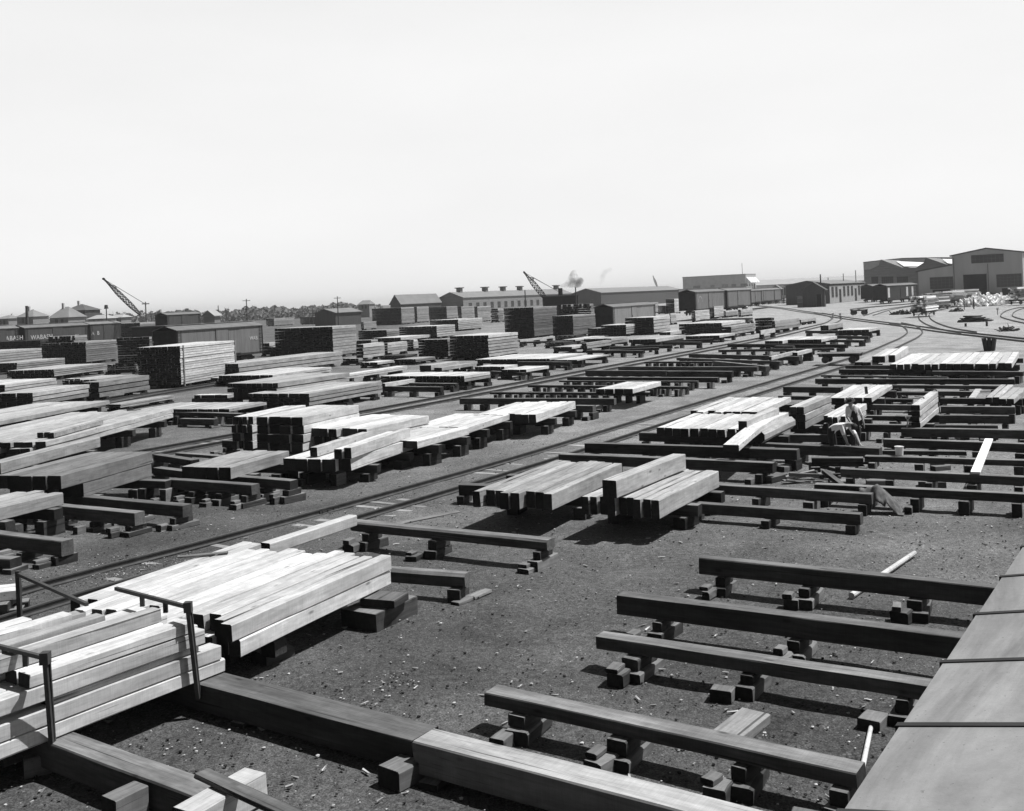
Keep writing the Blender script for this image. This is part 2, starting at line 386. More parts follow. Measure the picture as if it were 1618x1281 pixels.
# ---- nearest pile, held by iron stakes (left foreground)
FRb = pt('t', 20, 915); BRb = pt('i', 910, 720)
A0 = gp(FRb, .42); B0 = gp(BRb, .42); d0 = (B0-A0); L0 = d0.length; d0.normalize(); l0 = Vector((-d0.y, d0.x, 0)); h0 = math.degrees(math.atan2(d0.x, d0.y))
pile = 'staked pile in left foreground'
def ptimber(f, b, y0, w, z, h, mat, lab, name='timber'):
    c = A0+d0*((f+b)/2)+l0*(y0+w/2)
    o = place_timber(name, Vector((c.x, c.y, z)), h0+random.uniform(-.3, .3), b-f, w, h, mat, 'end_dark')
    return tag(o, lab, 'timber', 'squared timbers of the staked pile')
zs = .42; hs = [.2, .2, .10, .2, .17]; f_of = [-1.2, -1.2, .62, -.05, .36]; b_of = [0, -.06, -.38, -.32, -.55]
for k, hh in enumerate(hs):
    y = 0 if k != 2 else .05
    for i in range(11):
        w = .27+random.uniform(-.02, .02)
        f = f_of[k]+(random.uniform(-.3, .3) if i else 0) if k < 4 else f_of[k]+(random.uniform(-2.2, -1) if i > 1 else 0)
        b = L0+b_of[k]+(random.uniform(-.3, .3) if i else 0)
        if k == 4 and i > 4: b = L0-1.9+random.uniform(-.35, .3)-.12*i
        if k == 3 and i > 5: b = L0-1.4+random.uniform(-.3, .3)
        ptimber(f, b, y, w-.012, zs, hh-.008, FRESH, 'fresh-sawn timber, %s from right, %s layer up, %s' % (nth(i+1), nth(k+1), pile))
        y += w+.008
    zs += hh
y = .34
for i, (w, h, f, b, m) in enumerate([(.22, .17, -.1, -.75, MID), (.2, .1, -.4, -.9, FRESH), (.22, .15, -1, -1.25, MID), (.26, .21, -1.2, -1.55, FRESH), (.2, .1, -1.4, -1.2, PALE), (.24, .12, -1.4, -2.2, FRESH), (.22, .16, -1.4, -2.5, PALE), (.24, .1, -1.4, -2.75, FRESH), (.22, .14, -1.4, -3.0, PALE)]):
    ptimber(f, L0+b, y, w, zs+.004, h, m, '%s loose top timber, %s from right, %s' % (TONE[m], nth(i+1), pile))
    y += w+random.uniform(.02, .07)
ztop = zs
def stake(nm_label, foot, top, barL, zf, zt, zbar, stub=None):
    P0 = gp(foot, zf); P1 = gp(top, zt); Q = gp(barL, zbar)
    P1 = Vector((P0.x+(P1.x-P0.x)*.6, P0.y+(P1.y-P0.y)*.6, zt))
    e = empty('stake_frame', (P0.x, P0.y, 0), 0, nm_label, 'iron stake', 'iron stake frames on the staked pile')
    o = Vector((P0.x, P0.y, 0)); side = (P1-Q).normalized()
    m = MB(); dd = (P1-P0).normalized()
    m.bar(P0-o-dd*.15, P1-o+dd*.05, .036, 'iron', sq=True); m.bar(P0-o-dd*.15+d0*.05+Vector((side.x, side.y, 0))*-.02, P1-o+dd*.03+d0*.05, .02, 'iron', sq=True)
    m.build('stake', e)
    m = MB(); T = Vector((P1.x, P1.y, zbar)); m.bar(T-o+side*.03, Q-o, .034, 'iron', sq=True); m.bar(T-o+Vector((0, 0, -.035))+d0*.03, Q-o+Vector((0, 0, -.035))+d0*.03, .018, 'iron', sq=True)
    m.build('crossbar', e)
    m = MB(); m.box(T.x-o.x-.05, T.x-o.x+.05, T.y-o.y-.05, T.y-o.y+.05, zbar-.07, zbar+.07, 'iron', j=.004); m.build('clamp', e)
    if stub:
        m = MB(); m.bar(Q-o+Vector((0, 0, stub)), Q-o-Vector((0, 0, .28)), .034, 'iron', sq=True); m.build('far_stake', e)
    for i, t in enumerate((.3, .62)):
        m = MB(); p = T.lerp(Q, t)-o; m.box(p.x-.03, p.x+.03, p.y-.02, p.y+.02, zbar-.16, zbar-.02, 'iron'); m.build('drop_pin', e)
stake('iron stake and crossbar at the lower left edge of the staked pile', pt('t', 372, 800), pt('t', 318, 275), (-30, 1014), .40, 1.42, 1.52)
stake('iron stake and crossbar at the far end of the staked pile', pt('i', 795, 785), pt('i', 748, 490), pt('s', 1065, 405), .40, 1.42, 1.52)
# third frame: only crossbar and far stake stand clear
Q = gp(pt('s', 165, 272), 1.5); T = gp(pt('s', 800, 552), 1.5); e = empty('stake_frame', (T.x, T.y, 0), 0, 'iron crossbar with upright at its left end, far side of staked pile', 'iron stake', 'iron stake frames on the staked pile')
m = MB(); m.bar(T-Vector((T.x, T.y, 0)), Q-Vector((T.x, T.y, 0)), .034, 'iron', sq=True); m.build('crossbar', e)
m = MB(); q = Q-Vector((T.x, T.y, 0)); m.bar(q+Vector((0, 0, .05)), q-Vector((0, 0, 1.4)), .045, 'iron', sq=True); m.build('stake', e)
# loose pale timber at far left of it
bundle('lying by the rail at far left edge', pt('s', -120, 440), pt('s', 150, 412), .5, .2, 2, W=.55, mat=FRESH, bear=1, jit=.05)
# ---- second pile, behind the staked one
pl2 = 'the wide fresh-sawn pile behind the staked pile'
A1, B1, d1, l1, h1 = bundle(pl2, pt('j', 192, 520), pt('j', 800, 252), 1.0, .27, 14, W=3.55, layers=2, mat=FRESH, jit=.28, hs=[.26, .27], fo=[.02, 0], bo=[.05, 0], bear=0, gap=.015)
bundle('jutting out beyond the far end of the wide fresh-sawn pile', pt('j', 318, 200), pt('j', 678, 84), .98, .24, 1, W=.26, mat=FRESH, bear=0)
for i, (q, a, l, w) in enumerate([(pt('i', 820, 244), 78, .9, .12)]):
    P = gp(q, 1.03); tag(place_timber('wood_strip', Vector((P.x, P.y, 1.008)), a, l, w, .03, GREY, 'end_dark'), 'short dark strip lying on the far left corner of the wide pile', 'wood strip')
# its bearers
bundle('forming the heavy bearer under the far right corner of the wide fresh-sawn pile', pt('j', 760, 482), pt('j', 918, 412), .3, .32, 1, FL=pt('j', 600, 466), mat=DARK, end='end_dark', bear=0)
bundle('set on the heavy bearer under the wide fresh-sawn pile', pt('j', 830, 430), pt('j', 880, 400), .46, .15, 1, W=.7, mat=DARK, end='end_dark', bear=0)
for k, (a, b, z, h, w) in enumerate([(pt('j', 305, 652), pt('j', 430, 612), .16, .18, .45), (pt('j', 340, 600), pt('j', 395, 572), .42, .26, .3)]):
    bundle('the %s near right end of the wide fresh-sawn pile' % ('low block under' if k == 0 else 'upright block under'), a, b, z, h, 1, W=w, mat=DARK, end='end_dark', bear=0)
for t_ in (.2, .62):
    for s_ in (1.2, 2.6):
        p = A1+d1*(L0*0+6*t_)+l1*s_; tag(place_timber('support_block', Vector((p.x, p.y, -.02)), h1, .6, .45, .48, DARK, 'end_dark'), 'dark block standing in the shade under the wide fresh-sawn pile', 'support block', 'hidden blocks under the wide pile')
# ---- heavy beams along the bottom of the view
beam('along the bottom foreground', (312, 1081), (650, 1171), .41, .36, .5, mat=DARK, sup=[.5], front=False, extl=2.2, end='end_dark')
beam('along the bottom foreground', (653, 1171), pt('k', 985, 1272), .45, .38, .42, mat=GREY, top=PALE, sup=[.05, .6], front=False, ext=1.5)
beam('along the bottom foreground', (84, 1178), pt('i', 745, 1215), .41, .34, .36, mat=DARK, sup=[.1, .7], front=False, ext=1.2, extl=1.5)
bundle('crossing the lower left corner of the view', pt('i', 800, 1290), pt('i', 1068, 1135), .74, .3, 1, FL=pt('i', 640, 1290), mat=FRESH, bear=0)
P = gp(pt('i', 815, 1118), .8); Q = gp((480, 1290), .8); c = (P+Q)/2; d = Q-P
o = place_timber('plank', Vector((c.x, c.y, .745)), math.degrees(math.atan2(d.x, d.y)), d.length, .2, .05, DARK, 'end_dark'); tag(o, 'dark plank lying across the fresh timber in the lower left corner', 'plank')
def block(q, L, w, h, head, mat, lab, z=-.02, log=0, cat='support block', name='support_block', grp=None):
    P = gp(q, max(0, z)); return tag(place_timber(name, Vector((P.x, P.y, z)), head, L, w, h, mat, ENDS[mat], log), lab, cat, grp)
block(pt('j', 858, 1160), .42, .36, .24, 40, GREY, 'weathered block lying before the long beam, below its joint')
block(pt('i', 508, 1350), .4, .26, .42, 35, GREY, 'upright cut block between the two bottom left beams')
block(pt('i', 150, 1125), .3, .22, .24, 60, GREY, 'small shaded block under the staked pile at lower left')
# ---- skids of the right foreground bay
R1 = 'in the right foreground bay'
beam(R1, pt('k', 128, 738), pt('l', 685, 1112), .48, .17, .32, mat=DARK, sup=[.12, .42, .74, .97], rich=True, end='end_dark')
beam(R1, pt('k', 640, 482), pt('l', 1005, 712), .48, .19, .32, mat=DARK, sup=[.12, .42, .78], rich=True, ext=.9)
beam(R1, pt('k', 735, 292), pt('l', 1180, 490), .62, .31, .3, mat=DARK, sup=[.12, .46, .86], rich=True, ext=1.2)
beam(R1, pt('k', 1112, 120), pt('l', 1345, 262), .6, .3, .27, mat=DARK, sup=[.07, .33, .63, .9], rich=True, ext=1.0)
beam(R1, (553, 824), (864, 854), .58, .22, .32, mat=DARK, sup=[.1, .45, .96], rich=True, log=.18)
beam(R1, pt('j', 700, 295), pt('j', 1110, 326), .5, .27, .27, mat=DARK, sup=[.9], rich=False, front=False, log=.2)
for i, (x, y) in enumerate([(1110, 432), (1170, 408)]):
    block(pt('j', x, y), .55, .2, .07, 35, GREY, 'flat board on the ground at the end of the short log skid, %s one' % ('nearer', 'farther')[i], cat='board', name='board')
# poles and scraps on the ground
def pole(a, b, za, zb_, r, mat, lab, name='pole', cat='pole'):
    A = gp(a, za); B = gp(b, zb_); m = MB(); m.bar((0, 0, 0), B-A, r, mat, n=10, r2=r*.85)
    return tag(m.build(name, loc=A), lab, cat)
pole(pt('l', 690, 1185), pt('l', 765, 822), .05, .04, .03, FRESH, 'pale round pole lying by the end of the nearest skid beam')
pole(pt('l', 660, 293), pt('l', 950, 97), .06, .06, .055, FRESH, 'pale pole lying under the farthest beam of the right foreground bay')
block(pt('l', 140, 925), 1.0, .4, .13, 38, MID, 'pale wedge of slab wood behind the nearest skid beam', cat='slab', name='slab')
block(pt('f', 1000, 850), 2.6, .22, .035, 50, GREY, 'thin grey board half sunk in the dirt beside the main rails', cat='board', name='board')
# ---- bundles of the right middle bay
bundle('the weathered bundle left of the lone big timber', pt('g', 283, 845), pt('g', 703, 658), .95, .4, 8, FL=pt('f', 1405, 645), mat=MID, jit=.2, b0_=.45)
bundle('the bundle under the lone big timber', pt('g', 932, 884), pt('g', 1300, 706), .95, .42, 9, FL=pt('g', 430, 868), mat=PALE, jit=.12, b0_=.45)
bundle('lying alone on top of the middle bundle', pt('g', 668, 765), pt('g', 1088, 603), 1.38, .41, 1, FL=pt('g', 583, 757), mat=PALE, bear=0)
bundle('the broad pale bundle beside the main track', pt('g', 1450, 455), pt('g', 1640, 362), .92, .28, 10, FL=pt('g', 888, 450), mat=FRESH, jit=.15)
bundle('pale bundle behind the broad trackside one', pt('g', 1530, 347), pt('h', 200, 258), .92, .22, 8, FL=pt('g', 1095, 348), mat=FRESH, jit=.25)
bundle('propped across the ends of the broad pale bundle', pt('g', 1463, 404), pt('h', 128, 322), 1.32, .3, 1, W=.3, mat=PALE, bear=0)
bundle('bowed and slanting in front of the broad pale bundle', pt('g', 1418, 550), pt('h', 187, 352), 1.0, .2, 1, W=.5, mat=FRESH, bear=0, bow=.13)
bundle('rounded like a log beside the bowed timber', pt('h', 40, 462), pt('h', 228, 375), 1.0, .42, 1, W=.45, mat=PALE, bear=1, log=.3)
bundle('tall narrow block left of the workmen', pt('h', 283, 318), pt('h', 445, 248), 1.3, .26, 2, FL=pt('h', 205, 308), layers=3, mat=PALE, jit=.03, bear=2)
bundle('the pale bundle behind the workmen', pt('h', 690, 262), pt('h', 820, 182), .9, .2, 5, FL=pt('h', 450, 248), mat=FRESH, jit=.2)
bundle('the staked stack beside the workmen', pt('h', 530, 374), pt('h', 660, 297), 1.15, .24, 4, FL=pt('h', 395, 370), layers=2, mat=FRESH, jit=.25)
bundle("low pair before the workmen's staked stack", pt('h', 470, 425), pt('h', 520, 395), .8, .2, 2, FL=pt('h', 395, 422), mat=FRESH, bear=1)
bundle('the strapped upright stack right of the workmen', pt('h', 985, 305), pt('h', 1095, 222), 1.35, .2, 1, FL=pt('h', 932, 300), layers=4, mat=FRESH, jit=.02, bear=2)
bundle('lying alone across the skids right of the strapped stack', pt('h', 1325, 260), pt('h', 1362, 207), .62, .05, 1, FL=pt('h', 1278, 258), mat=FRESH, bear=0)
bundle('the low bundle right of the lone plank', pt('h', 1470, 258), pt('h', 1555, 182), .85, .22, 2, FL=pt('h', 1395, 245), mat=PALE, bear=1)
bundle('low bundle at right edge of middle bay', pt('h', 1560, 268), pt('h', 1640, 200), .8, .22, 2, FL=pt('h', 1468, 262), mat=PALE, bear=1)
bundle('long row of wide timbers beyond right skids', pt('d', 1545, 745), pt('d', 1588, 676), .95, .3, 17, FL=pt('d', 850, 728), mat=FRESH, jit=.3, bear=2)
bundle('lying high beside the long row of wide timbers', pt('d', 835, 695), pt('d', 915, 642), 1.15, .45, 1, FL=pt('d', 800, 690), mat=FRESH, bear=0)
bundle('the pair left of the high timber', pt('d', 775, 702), pt('d', 850, 655), 1.1, .4, 2, FL=pt('d', 708, 694), mat=FRESH, bear=0)
bundle('the low pair next to the rail truck', pt('d', 690, 738), pt('d', 765, 695), .8, .35, 2, FL=pt('d', 605, 730), mat=PALE, bear=1)
# ---- middle bay between the two tracks
bundle('the pale bundle alone in the skid rows between the tracks', pt('g', 770, 208), pt('g', 942, 163), .95, .24, 4, FL=pt('g', 555, 205), mat=FRESH, bear=0)
bundle('first pale bundle from right in middle bay', pt('g', 190, 362), pt('g', 418, 283), .95, .33, 8, FL=pt('f', 1385, 197), mat=FRESH, jit=.25)
bundle('second pale bundle from right in middle bay', pt('f', 1310, 288), pt('f', 1568, 205), .93, .24, 6, FL=pt('f', 1010, 265), mat=FRESH, jit=.2)
bundle('third pale bundle from right in middle bay', pt('f', 1000, 372), pt('f', 1313, 290), .93, .26, 4, W=1.9, mat=FRESH, jit=.12)
bundle('wide three-layer bundle in middle bay', pt('f', 690, 298), pt('f', 1072, 215), 1.3, .3, 7, FL=pt('f', 330, 285), layers=3, mat=FRESH, jit=.2)
bundle('tallest pile in middle bay', pt('f', 302, 225), pt('f', 645, 150), 1.75, .3, 4, FL=pt('f', 62, 215), layers=4, mat=FRESH, jit=.12)
bundle('second-tallest pile in middle bay', pt('e', 1535, 222), pt('f', 320, 152), 1.62, .3, 4, FL=pt('e', 1452, 214), layers=4, mat=FRESH, jit=.1)
lowp = 'low pile under three raised timbers'
bundle(lowp, pt('f', 597, 480), pt('f', 968, 358), .88, .38, 5, FL=pt('f', 225, 462), mat=FRESH, jit=.15)
bundle('raised first from the right on the low pile in the middle bay', pt('f', 597, 410), pt('f', 955, 290), 1.24, .35, 1, W=.26, mat=FRESH, bear=0)
bundle('raised second from the right on the low pile in the middle bay', pt('f', 540, 420), pt('f', 860, 312), 1.2, .31, 1, W=.3, mat=FRESH, bear=0)
bundle('raised third from the right on the low pile in the middle bay', pt('f', 395, 408), pt('f', 780, 292), 1.2, .3, 1, W=.28, mat=FRESH, bear=0)
bundle('the weathered bundle on skids left of the low pile', pt('e', 1410, 530), pt('f', 220, 428), .95, .36, 4, FL=pt('e', 1148, 514), mat=MID, jit=.1)
# ---- left bay
e1 = 'heavy weathered bundle in left bay'
bundle(e1, pt('e', 375, 580), pt('e', 925, 433), 1.28, .38, 5, FL=pt('e', 40, 562), layers=1, mat=GREY, jit=.1, hs=[.4, .38], fo=[.9, 0], bo=[.0, 0])
bundle('pale bundle at left edge before the heavy one', pt('e', -160, 810), pt('e', 380, 683), 1.02, .34, 4, W=1.5, mat=PALE, jit=.15)
bundle('lying singly behind the heavy weathered bundle', pt('e', 5, 500), pt('e', 608, 346), 1.4, .36, 1, W=.5, mat=MID, bear=2)
e4 = 'long ragged bundle beside the second track'
bundle(e4, pt('e', 280, 372), pt('e', 1060, 174), 1.1, .2, 12, FL=pt('e', -60, 300), layers=2, mat=PALE, jit=.5, bear=3)
bundle('the flat bundle behind the long ragged one', pt('e', -60, 258), pt('e', 666, 124), 1.05, .22, 9, W=4.2, layers=1, mat=PALE, jit=.2, bear=2)
bundle('laid on the long ragged bundle', pt('e', 330, 320), pt('e', 630, 240), 1.32, .2, 3, W=.8, mat=PALE, jit=.3, bear=0)
# ---- skids of the right middle bay (front top edges)
R2 = 'in the right middle bay'
for row in [
 (('g', 1080, 902), ('h', 620, 975), .42, .24, .3, 3), (('g', 1200, 790), ('h', 690, 852), .5, .24, .28, 4), (('h', 340, 790), ('h', 1640, 852), .5, .2, .28, 5),
 (('h', 500, 697), ('h', 1640, 748), .52, .22, .28, 5), (('h', 325, 630), ('h', 640, 630), .5, .24, .3, 3), (('h', 645, 618), ('h', 1640, 645), .55, .16, .28, 4),
 (('h', 755, 586), ('h', 1270, 592), .3, .12, .25, 3), (('h', 760, 515), ('h', 1640, 545), .55, .26, .3, 4), (('h', 868, 450), ('h', 1640, 462), .58, .28, .3, 4),
 (('h', 1045, 430), ('h', 1460, 432), .45, .14, .25, 3), (('h', 1100, 372), ('h', 1525, 374), .6, .28, .3, 3), (('h', 1110, 316), ('h', 1562, 320), .6, .26, .3, 3),
 (('h', 1105, 266), ('h', 1605, 272), .6, .24, .3, 3), (('h', 1095, 224), ('h', 1300, 226), .6, .2, .28, 2), (('h', 815, 186), ('h', 1480, 192), .6, .16, .28, 4),
 (('h', 345, 148), ('h', 1560, 150), .6, .26, .3, 6), (('h', 490, 89), ('h', 1010, 94), .6, .26, .3, 4), (('h', 1055, 101), ('h', 1610, 105), .6, .22, .3, 4),
 (('h', 530, 66), ('h', 1100, 68), .6, .24, .3, 3), (('h', 1110, 62), ('h', 1580, 66), .6, .26, .3, 3), (('h', 150, 196), ('h', 500, 200), .6, .28, .4, 3), (('h', 120, 252), ('h', 560, 258), .5, .14, .28, 3),
 (('g', 1540, 540), ('h', 735, 572), .55, .3, .32, 4), (('g', 475, 540), ('g', 1618, 574), .6, .32, .34, 4), (('g', 1480, 573), ('h', 235, 582), .6, .3, .36, 2),
 (('g', 318, 607), ('g', 1618, 662), .55, .3, .34, 5), (('h', 105, 487), ('h', 450, 491), .55, .24, .28, 2),
 (('h', 690, 228), ('h', 1095, 230), .5, .16, .28, 3), (('h', 640, 268), ('h', 935, 272), .55, .14, .28, 2), (('h', 680, 305), ('h', 940, 309), .55, .22, .28, 2), (('h', 635, 372), ('h', 830, 375), .55, .18, .28, 2),
 (('h', 833, 374), ('h', 940, 376), .55, .2, .28, 2), (('h', 630, 426), ('h', 932, 430), .55, .26, .3, 3), (('g', 806, 475), ('g', 1480, 500), .62, .3, .32, 3), (('h', 380, 125), ('h', 1150, 138), .45, .1, .25, 3),
 (('g', 0, 735), ('g', 60, 737), .5, .25, .3, 1), (('f', 1250, 640), ('f', 1560, 650), .5, .28, .34, 2)]:
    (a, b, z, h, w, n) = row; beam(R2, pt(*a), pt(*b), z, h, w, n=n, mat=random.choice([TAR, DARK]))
# ---- skids between the tracks
R3 = 'between the two tracks'
for row in [
 (('c', 1345, 552), ('d', 535, 632), .6, .3, 8), (('c', 1290, 588), ('d', 460, 653), .5, .2, 8), (('c', 1110, 612), ('d', 250, 706), .6, .3, 8), (('c', 1035, 636), ('d', 130, 735), .55, .2, 8),
 (('c', 1255, 656), ('d', 45, 765), .6, .34, 4), (('c', 840, 660), ('c', 1250, 659), .5, .12, 9), (('c', 680, 690), ('c', 1525, 691), .6, .3, 11), (('c', 480, 714), ('c', 970, 716), .65, .36, 7),
 (('c', 974, 717), ('c', 1370, 719), .65, .38, 5), (('c', 370, 753), ('c', 1285, 757), .6, .26, 10), (('c', 320, 775), ('c', 1160, 778), .5, .1, 12), (('c', 130, 802), ('c', 1100, 812), .5, .14, 13),
 (('f', 1440, 75), ('g', 862, 234), .5, .12, 14), (('f', 1255, 113), ('g', 655, 269), .6, .3, 9), (('d', 285, 548), ('d', 680, 551), .6, .28, 3), (('d', 430, 578), ('d', 668, 582), .6, .28, 3),
 (('d', 440, 603), ('d', 634, 606), .55, .22, 3), (('d', 100, 640), ('d', 210, 641), .5, .2, 2), (('g', 420, 310), ('g', 525, 312), .6, .3, 2), (('g', 640, 190), ('g', 1100, 200), .4, .08, 4),
 (('e', 1350, 370), ('f', 320, 392), .62, .26, 3), (('f', 190, 494), ('f', 510, 514), .65, .3, 3), (('e', 930, 455), ('e', 1160, 490), .6, .22, 3), (('e', 1065, 445), ('e', 1330, 465), .5, .1, 2),
 (('e', 930, 535), ('e', 1300, 580), .55, .24, 3), (('e', 1010, 606), ('e', 1530, 642), .6, .28, 4), (('e', 1440, 590), ('f', 222, 616), .6, .26, 3), (('e', 500, 712), ('e', 1110, 768), .58, .3, 3),
 (('e', 320, 765), ('e', 820, 812), .55, .32, 3), (('e', -80, 930), ('e', 372, 985), .52, .34, 3), (('e', -80, 1085), ('e', 60, 1095), .3, .2, 2), (('e', 870, 612), ('e', 1005, 618), .6, .22, 2), (('e', -30, 865), ('e', 60, 890), .5, .26, 2)]:
    (a, b, z, h, n) = row; beam(R3, pt(*a), pt(*b), z, h, .32, n=n, mat=random.choice([TAR, DARK]), rich=a[0] == 'e' and h > .25)
# ---- skids beyond the second track
R4 = 'beyond the second track'
for row in [
 (('b', 800, 733), ('b', 1140, 737), .6, .3, 3), (('b', 930, 712), ('b', 1230, 716), .5, .14, 3), (('c', 630, 570), ('c', 1010, 558), .6, .3, 4), (('c', 950, 540), ('c', 1180, 540), .6, .3, 3), (('c', 630, 587), ('c', 930, 573), .6, .25, 3),
 (('c', 485, 590), ('c', 830, 592), .6, .26, 4), (('c', 65, 660), ('c', 385, 662), .6, .3, 4), (('c', 80, 540), ('c', 345, 530), .6, .2, 4), (('e', 1065, 196), ('e', 1460, 206), .6, .18, 4), (('e', 1090, 236), ('e', 1300, 240), .4, .3, 2),
 (('b', 680, 573), ('b', 900, 570), .5, .14, 3), (('b', 1440, 640), ('b', 1640, 650), .5, .2, 3), (('c', 1010, 530), ('c', 1260, 520), .55, .24, 3), (('e', -60, 415), ('e', 135, 428), .8, .16, 2)]:
    (a, b, z, h, n) = row; beam(R4, pt(*a), pt(*b), z, h, .32, n=n)
for region, lst in BEAMS.items():
    lst.sort(key=lambda r: r[0])
    for i, (_, o, bl) in enumerate(lst):
        k = i+1; pos = 'nearest' if k == 1 else '%s-nearest' % nth(k)
        o['label'] = 'dark skid beam %s, %s to the camera' % (region, pos); o['category'] = 'skid beam'; o['group'] = 'dark skid beams'
        for j, (b, what, si) in enumerate(bl):
            b['label'] = '%s, %s from left, %s skid %s' % (what, nth(si+1), pos, region)
            b['category'] = 'support block' if 'support block' in what else 'loose block'; b['group'] = 'blocks under the skids' if 'support block' in what else 'loose blocks beside the skids'
# ---- stacks of lumber that read as one (label, front right bottom corner, top y, left x, right x ...)
def st(tile, label, FR, yt, xl, xr, **k): return stack(label, FR, yt, xl, xr, tile=tile, **k)
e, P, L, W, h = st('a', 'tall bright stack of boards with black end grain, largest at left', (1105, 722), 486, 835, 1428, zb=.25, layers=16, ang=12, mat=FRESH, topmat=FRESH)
for x in (.35, L-.1): m = MB(); m.box(x, x+.12, -.07, -.005, .1, .25+h+.02, GREY, j=.006); m.build('upright', e)
st('a', 'low dark stack in front left of the tall bright stack', (605, 800), 705, 500, 908, zb=.3, layers=3, ang=14, mat=GREY, topmat=MID)
st('a', 'low weathered stack reaching from the left edge, lowest of the steps', (200, 850), 770, -60, 540, zb=.4, layers=3, ang=12, mat=MID)
st('a', 'pale topped low stack at the left edge below the stepped stacks', (30, 780), 722, -400, 345, zb=.5, layers=3, ang=12, mat=PALE, tw=.4)
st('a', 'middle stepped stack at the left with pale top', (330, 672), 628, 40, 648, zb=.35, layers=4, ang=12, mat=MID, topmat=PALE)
st('a', 'upper stepped stack at the far left edge', (-60, 600), 525, -400, 255, zb=.4, layers=5, ang=12, mat=MID)
st('a', 'short stepped stack behind the middle stepped one', (105, 640), 588, -60, 396, zb=.3, layers=4, ang=12, mat=MID)
st('a', 'flat low pile left of the tall bright stack', (590, 712), 690, 380, 820, zb=.4, layers=2, ang=14, mat=MID)
st('a', 'black ended stack with grey boards left of the bright stack', (526, 585), 462, 252, 708, zb=.3, layers=10, ang=12, mat=GREY)
st('a', 'black stack at the far left edge under the freight cars', (250, 560), 452, -150, 330, zb=.3, layers=9, ang=12, mat=TAR)
st('a', 'black ended block directly behind the bright stack', (915, 585), 430, 712, 925, zb=.3, layers=10, ang=12, mat=GREY)
st('a', 'tall black stack below the leaning crane boom', (855, 445), 345, 640, 1005, zb=.3, layers=9, ang=14, mat=GREY)
st('a', 'long grey stack under the crane boom foot', (830, 352), 318, 640, 1010, zb=.3, layers=4, ang=14, mat=GREY)
st('F', 'long grey timbers piled right of the bright stack', (378, 594), 574, 325, 541, zb=.3, layers=3, ang=24, mat=MID, tw=.35)
st('e', 'long squared timbers beside the left spur track', (738, 170), 148, 640, 1066, zb=.2, layers=2, ang=18, mat=MID, tw=.4)
st('e', 'broad flat weathered layer with toothed black ends', (1392, 195), 176, 845, 1625, zb=.6, layers=1, ang=22, mat=MID, tw=.3)
st('e', 'small bright layer with gapped square ends', (1385, 112), 90, 1182, 1430, zb=.5, layers=1, ang=22, mat=FRESH, tw=.4)
st('F', 'bright low bundle left of centre, upper left one', (431, 600), 592, 345, 523, zb=.45, layers=2, ang=24, mat=PALE, tw=.35)
st('b', 'big weathered bundle with black ends, left of the second track', (345, 850), 775, -30, 785, zb=.35, layers=3, ang=26, mat=MID, tw=.32)
st('b', 'raised strip of weathered timbers behind the big black ended bundle', (150, 770), 712, -160, 590, zb=.9, layers=2, ang=26, mat=MID, tw=.35)
st('b', 'bright flat bundle in front of the grey low beams', (545, 690), 664, 482, 935, zb=.45, layers=2, ang=26, mat=FRESH, tw=.35)
st('b', 'single dark ended beam pair behind the bright flat bundle', (1085, 635), 604, 1010, 1255, zb=.45, layers=1, ang=28, mat=MID, tw=.5)
st('b', 'weathered bundle right of the beam pair', (1150, 638), 618, 1100, 1345, zb=.4, layers=1, ang=28, mat=MID, tw=.4)
st('b', 'wide bright bundle on skids beside the second track, nearest', (1285, 706), 668, 775, 1445, zb=.5, layers=2, ang=30, mat=PALE, tw=.25)
st('b', 'thin bright bundle just left of the wide one on skids', (805, 740), 713, 780, 995, zb=.45, layers=1, ang=30, mat=FRESH, tw=.4)
st('b', 'tall black fronted stack right of the grey freight car', (490, 545), 368, 130, 626, zb=.3, layers=10, ang=22, mat=MID)
st('b', 'low pale stack in front of the tall black fronted one', (290, 522), 487, 95, 437, zb=.5, layers=2, ang=22, mat=PALE)
st('b', 'small dark block at the left end of the low pale stack', (100, 530), 468, 42, 250, zb=.4, layers=3, ang=22, mat=GREY, topmat=PALE)
st('b', 'dark flat stack left of the middle pale stacks', (815, 440), 389, 640, 890, zb=.3, layers=4, ang=24, mat=GREY, topmat=MID)
st('b', 'middle pale stack with black front under the four tall stacks', (1120, 432), 364, 888, 1228, zb=.3, layers=5, ang=26, mat=PALE)
st('b', 'stepped pale stack with dark left corner', (1250, 388), 325, 1075, 1395, zb=.3, layers=6, ang=27, mat=PALE)
st('b', 'low flat pale stack behind the stickered stack', (900, 452), 434, 720, 1190, zb=.3, layers=1, ang=26, mat=PALE)
st('b', 'big stickered stack with open layers in the centre', (1435, 552), 420, 1195, 1612, zb=.3, layers=7, ang=29, mat=PALE)
st('b', 'black lower block at the left of the stickered stack', (1190, 548), 445, 1003, 1240, zb=.3, layers=6, ang=29, mat=GREY)
for i, (FR, yt, xl, xr, s) in enumerate([((672, 560), 477, 625, 795, 'first'), ((820, 530), 468, 797, 936, 'second'), ((977, 502), 448, 938, 1000, 'third')]):
    st('b', 'low pale stack with a black end, %s of three from the left' % s, FR, yt, xl, xr, zb=.3, layers=4, ang=27, mat=PALE)
for i, (FR, yt, xl, xr, s) in enumerate([((905, 350), 253, 722, 980, 'first'), ((1000, 340), 248, 970, 1068, 'second'), ((1180, 318), 247, 1068, 1243, 'third'), ((1270, 318), 247, 1245, 1345, 'fourth'), ((1368, 335), 247, 1345, 1446, 'fifth')]):
    st('b', 'tall square stack below the vented shed, %s from the left' % s, FR, yt, xl, xr, zb=.3, layers=14, ang=27, mat=MID)
st('F', 'tallest dark stack leaning outward left of centre crane', (844.6, 531), 485, 796, 879.5, zb=.3, layers=20, ang=31, mat=GREY, topmat=MID, tw=.3)
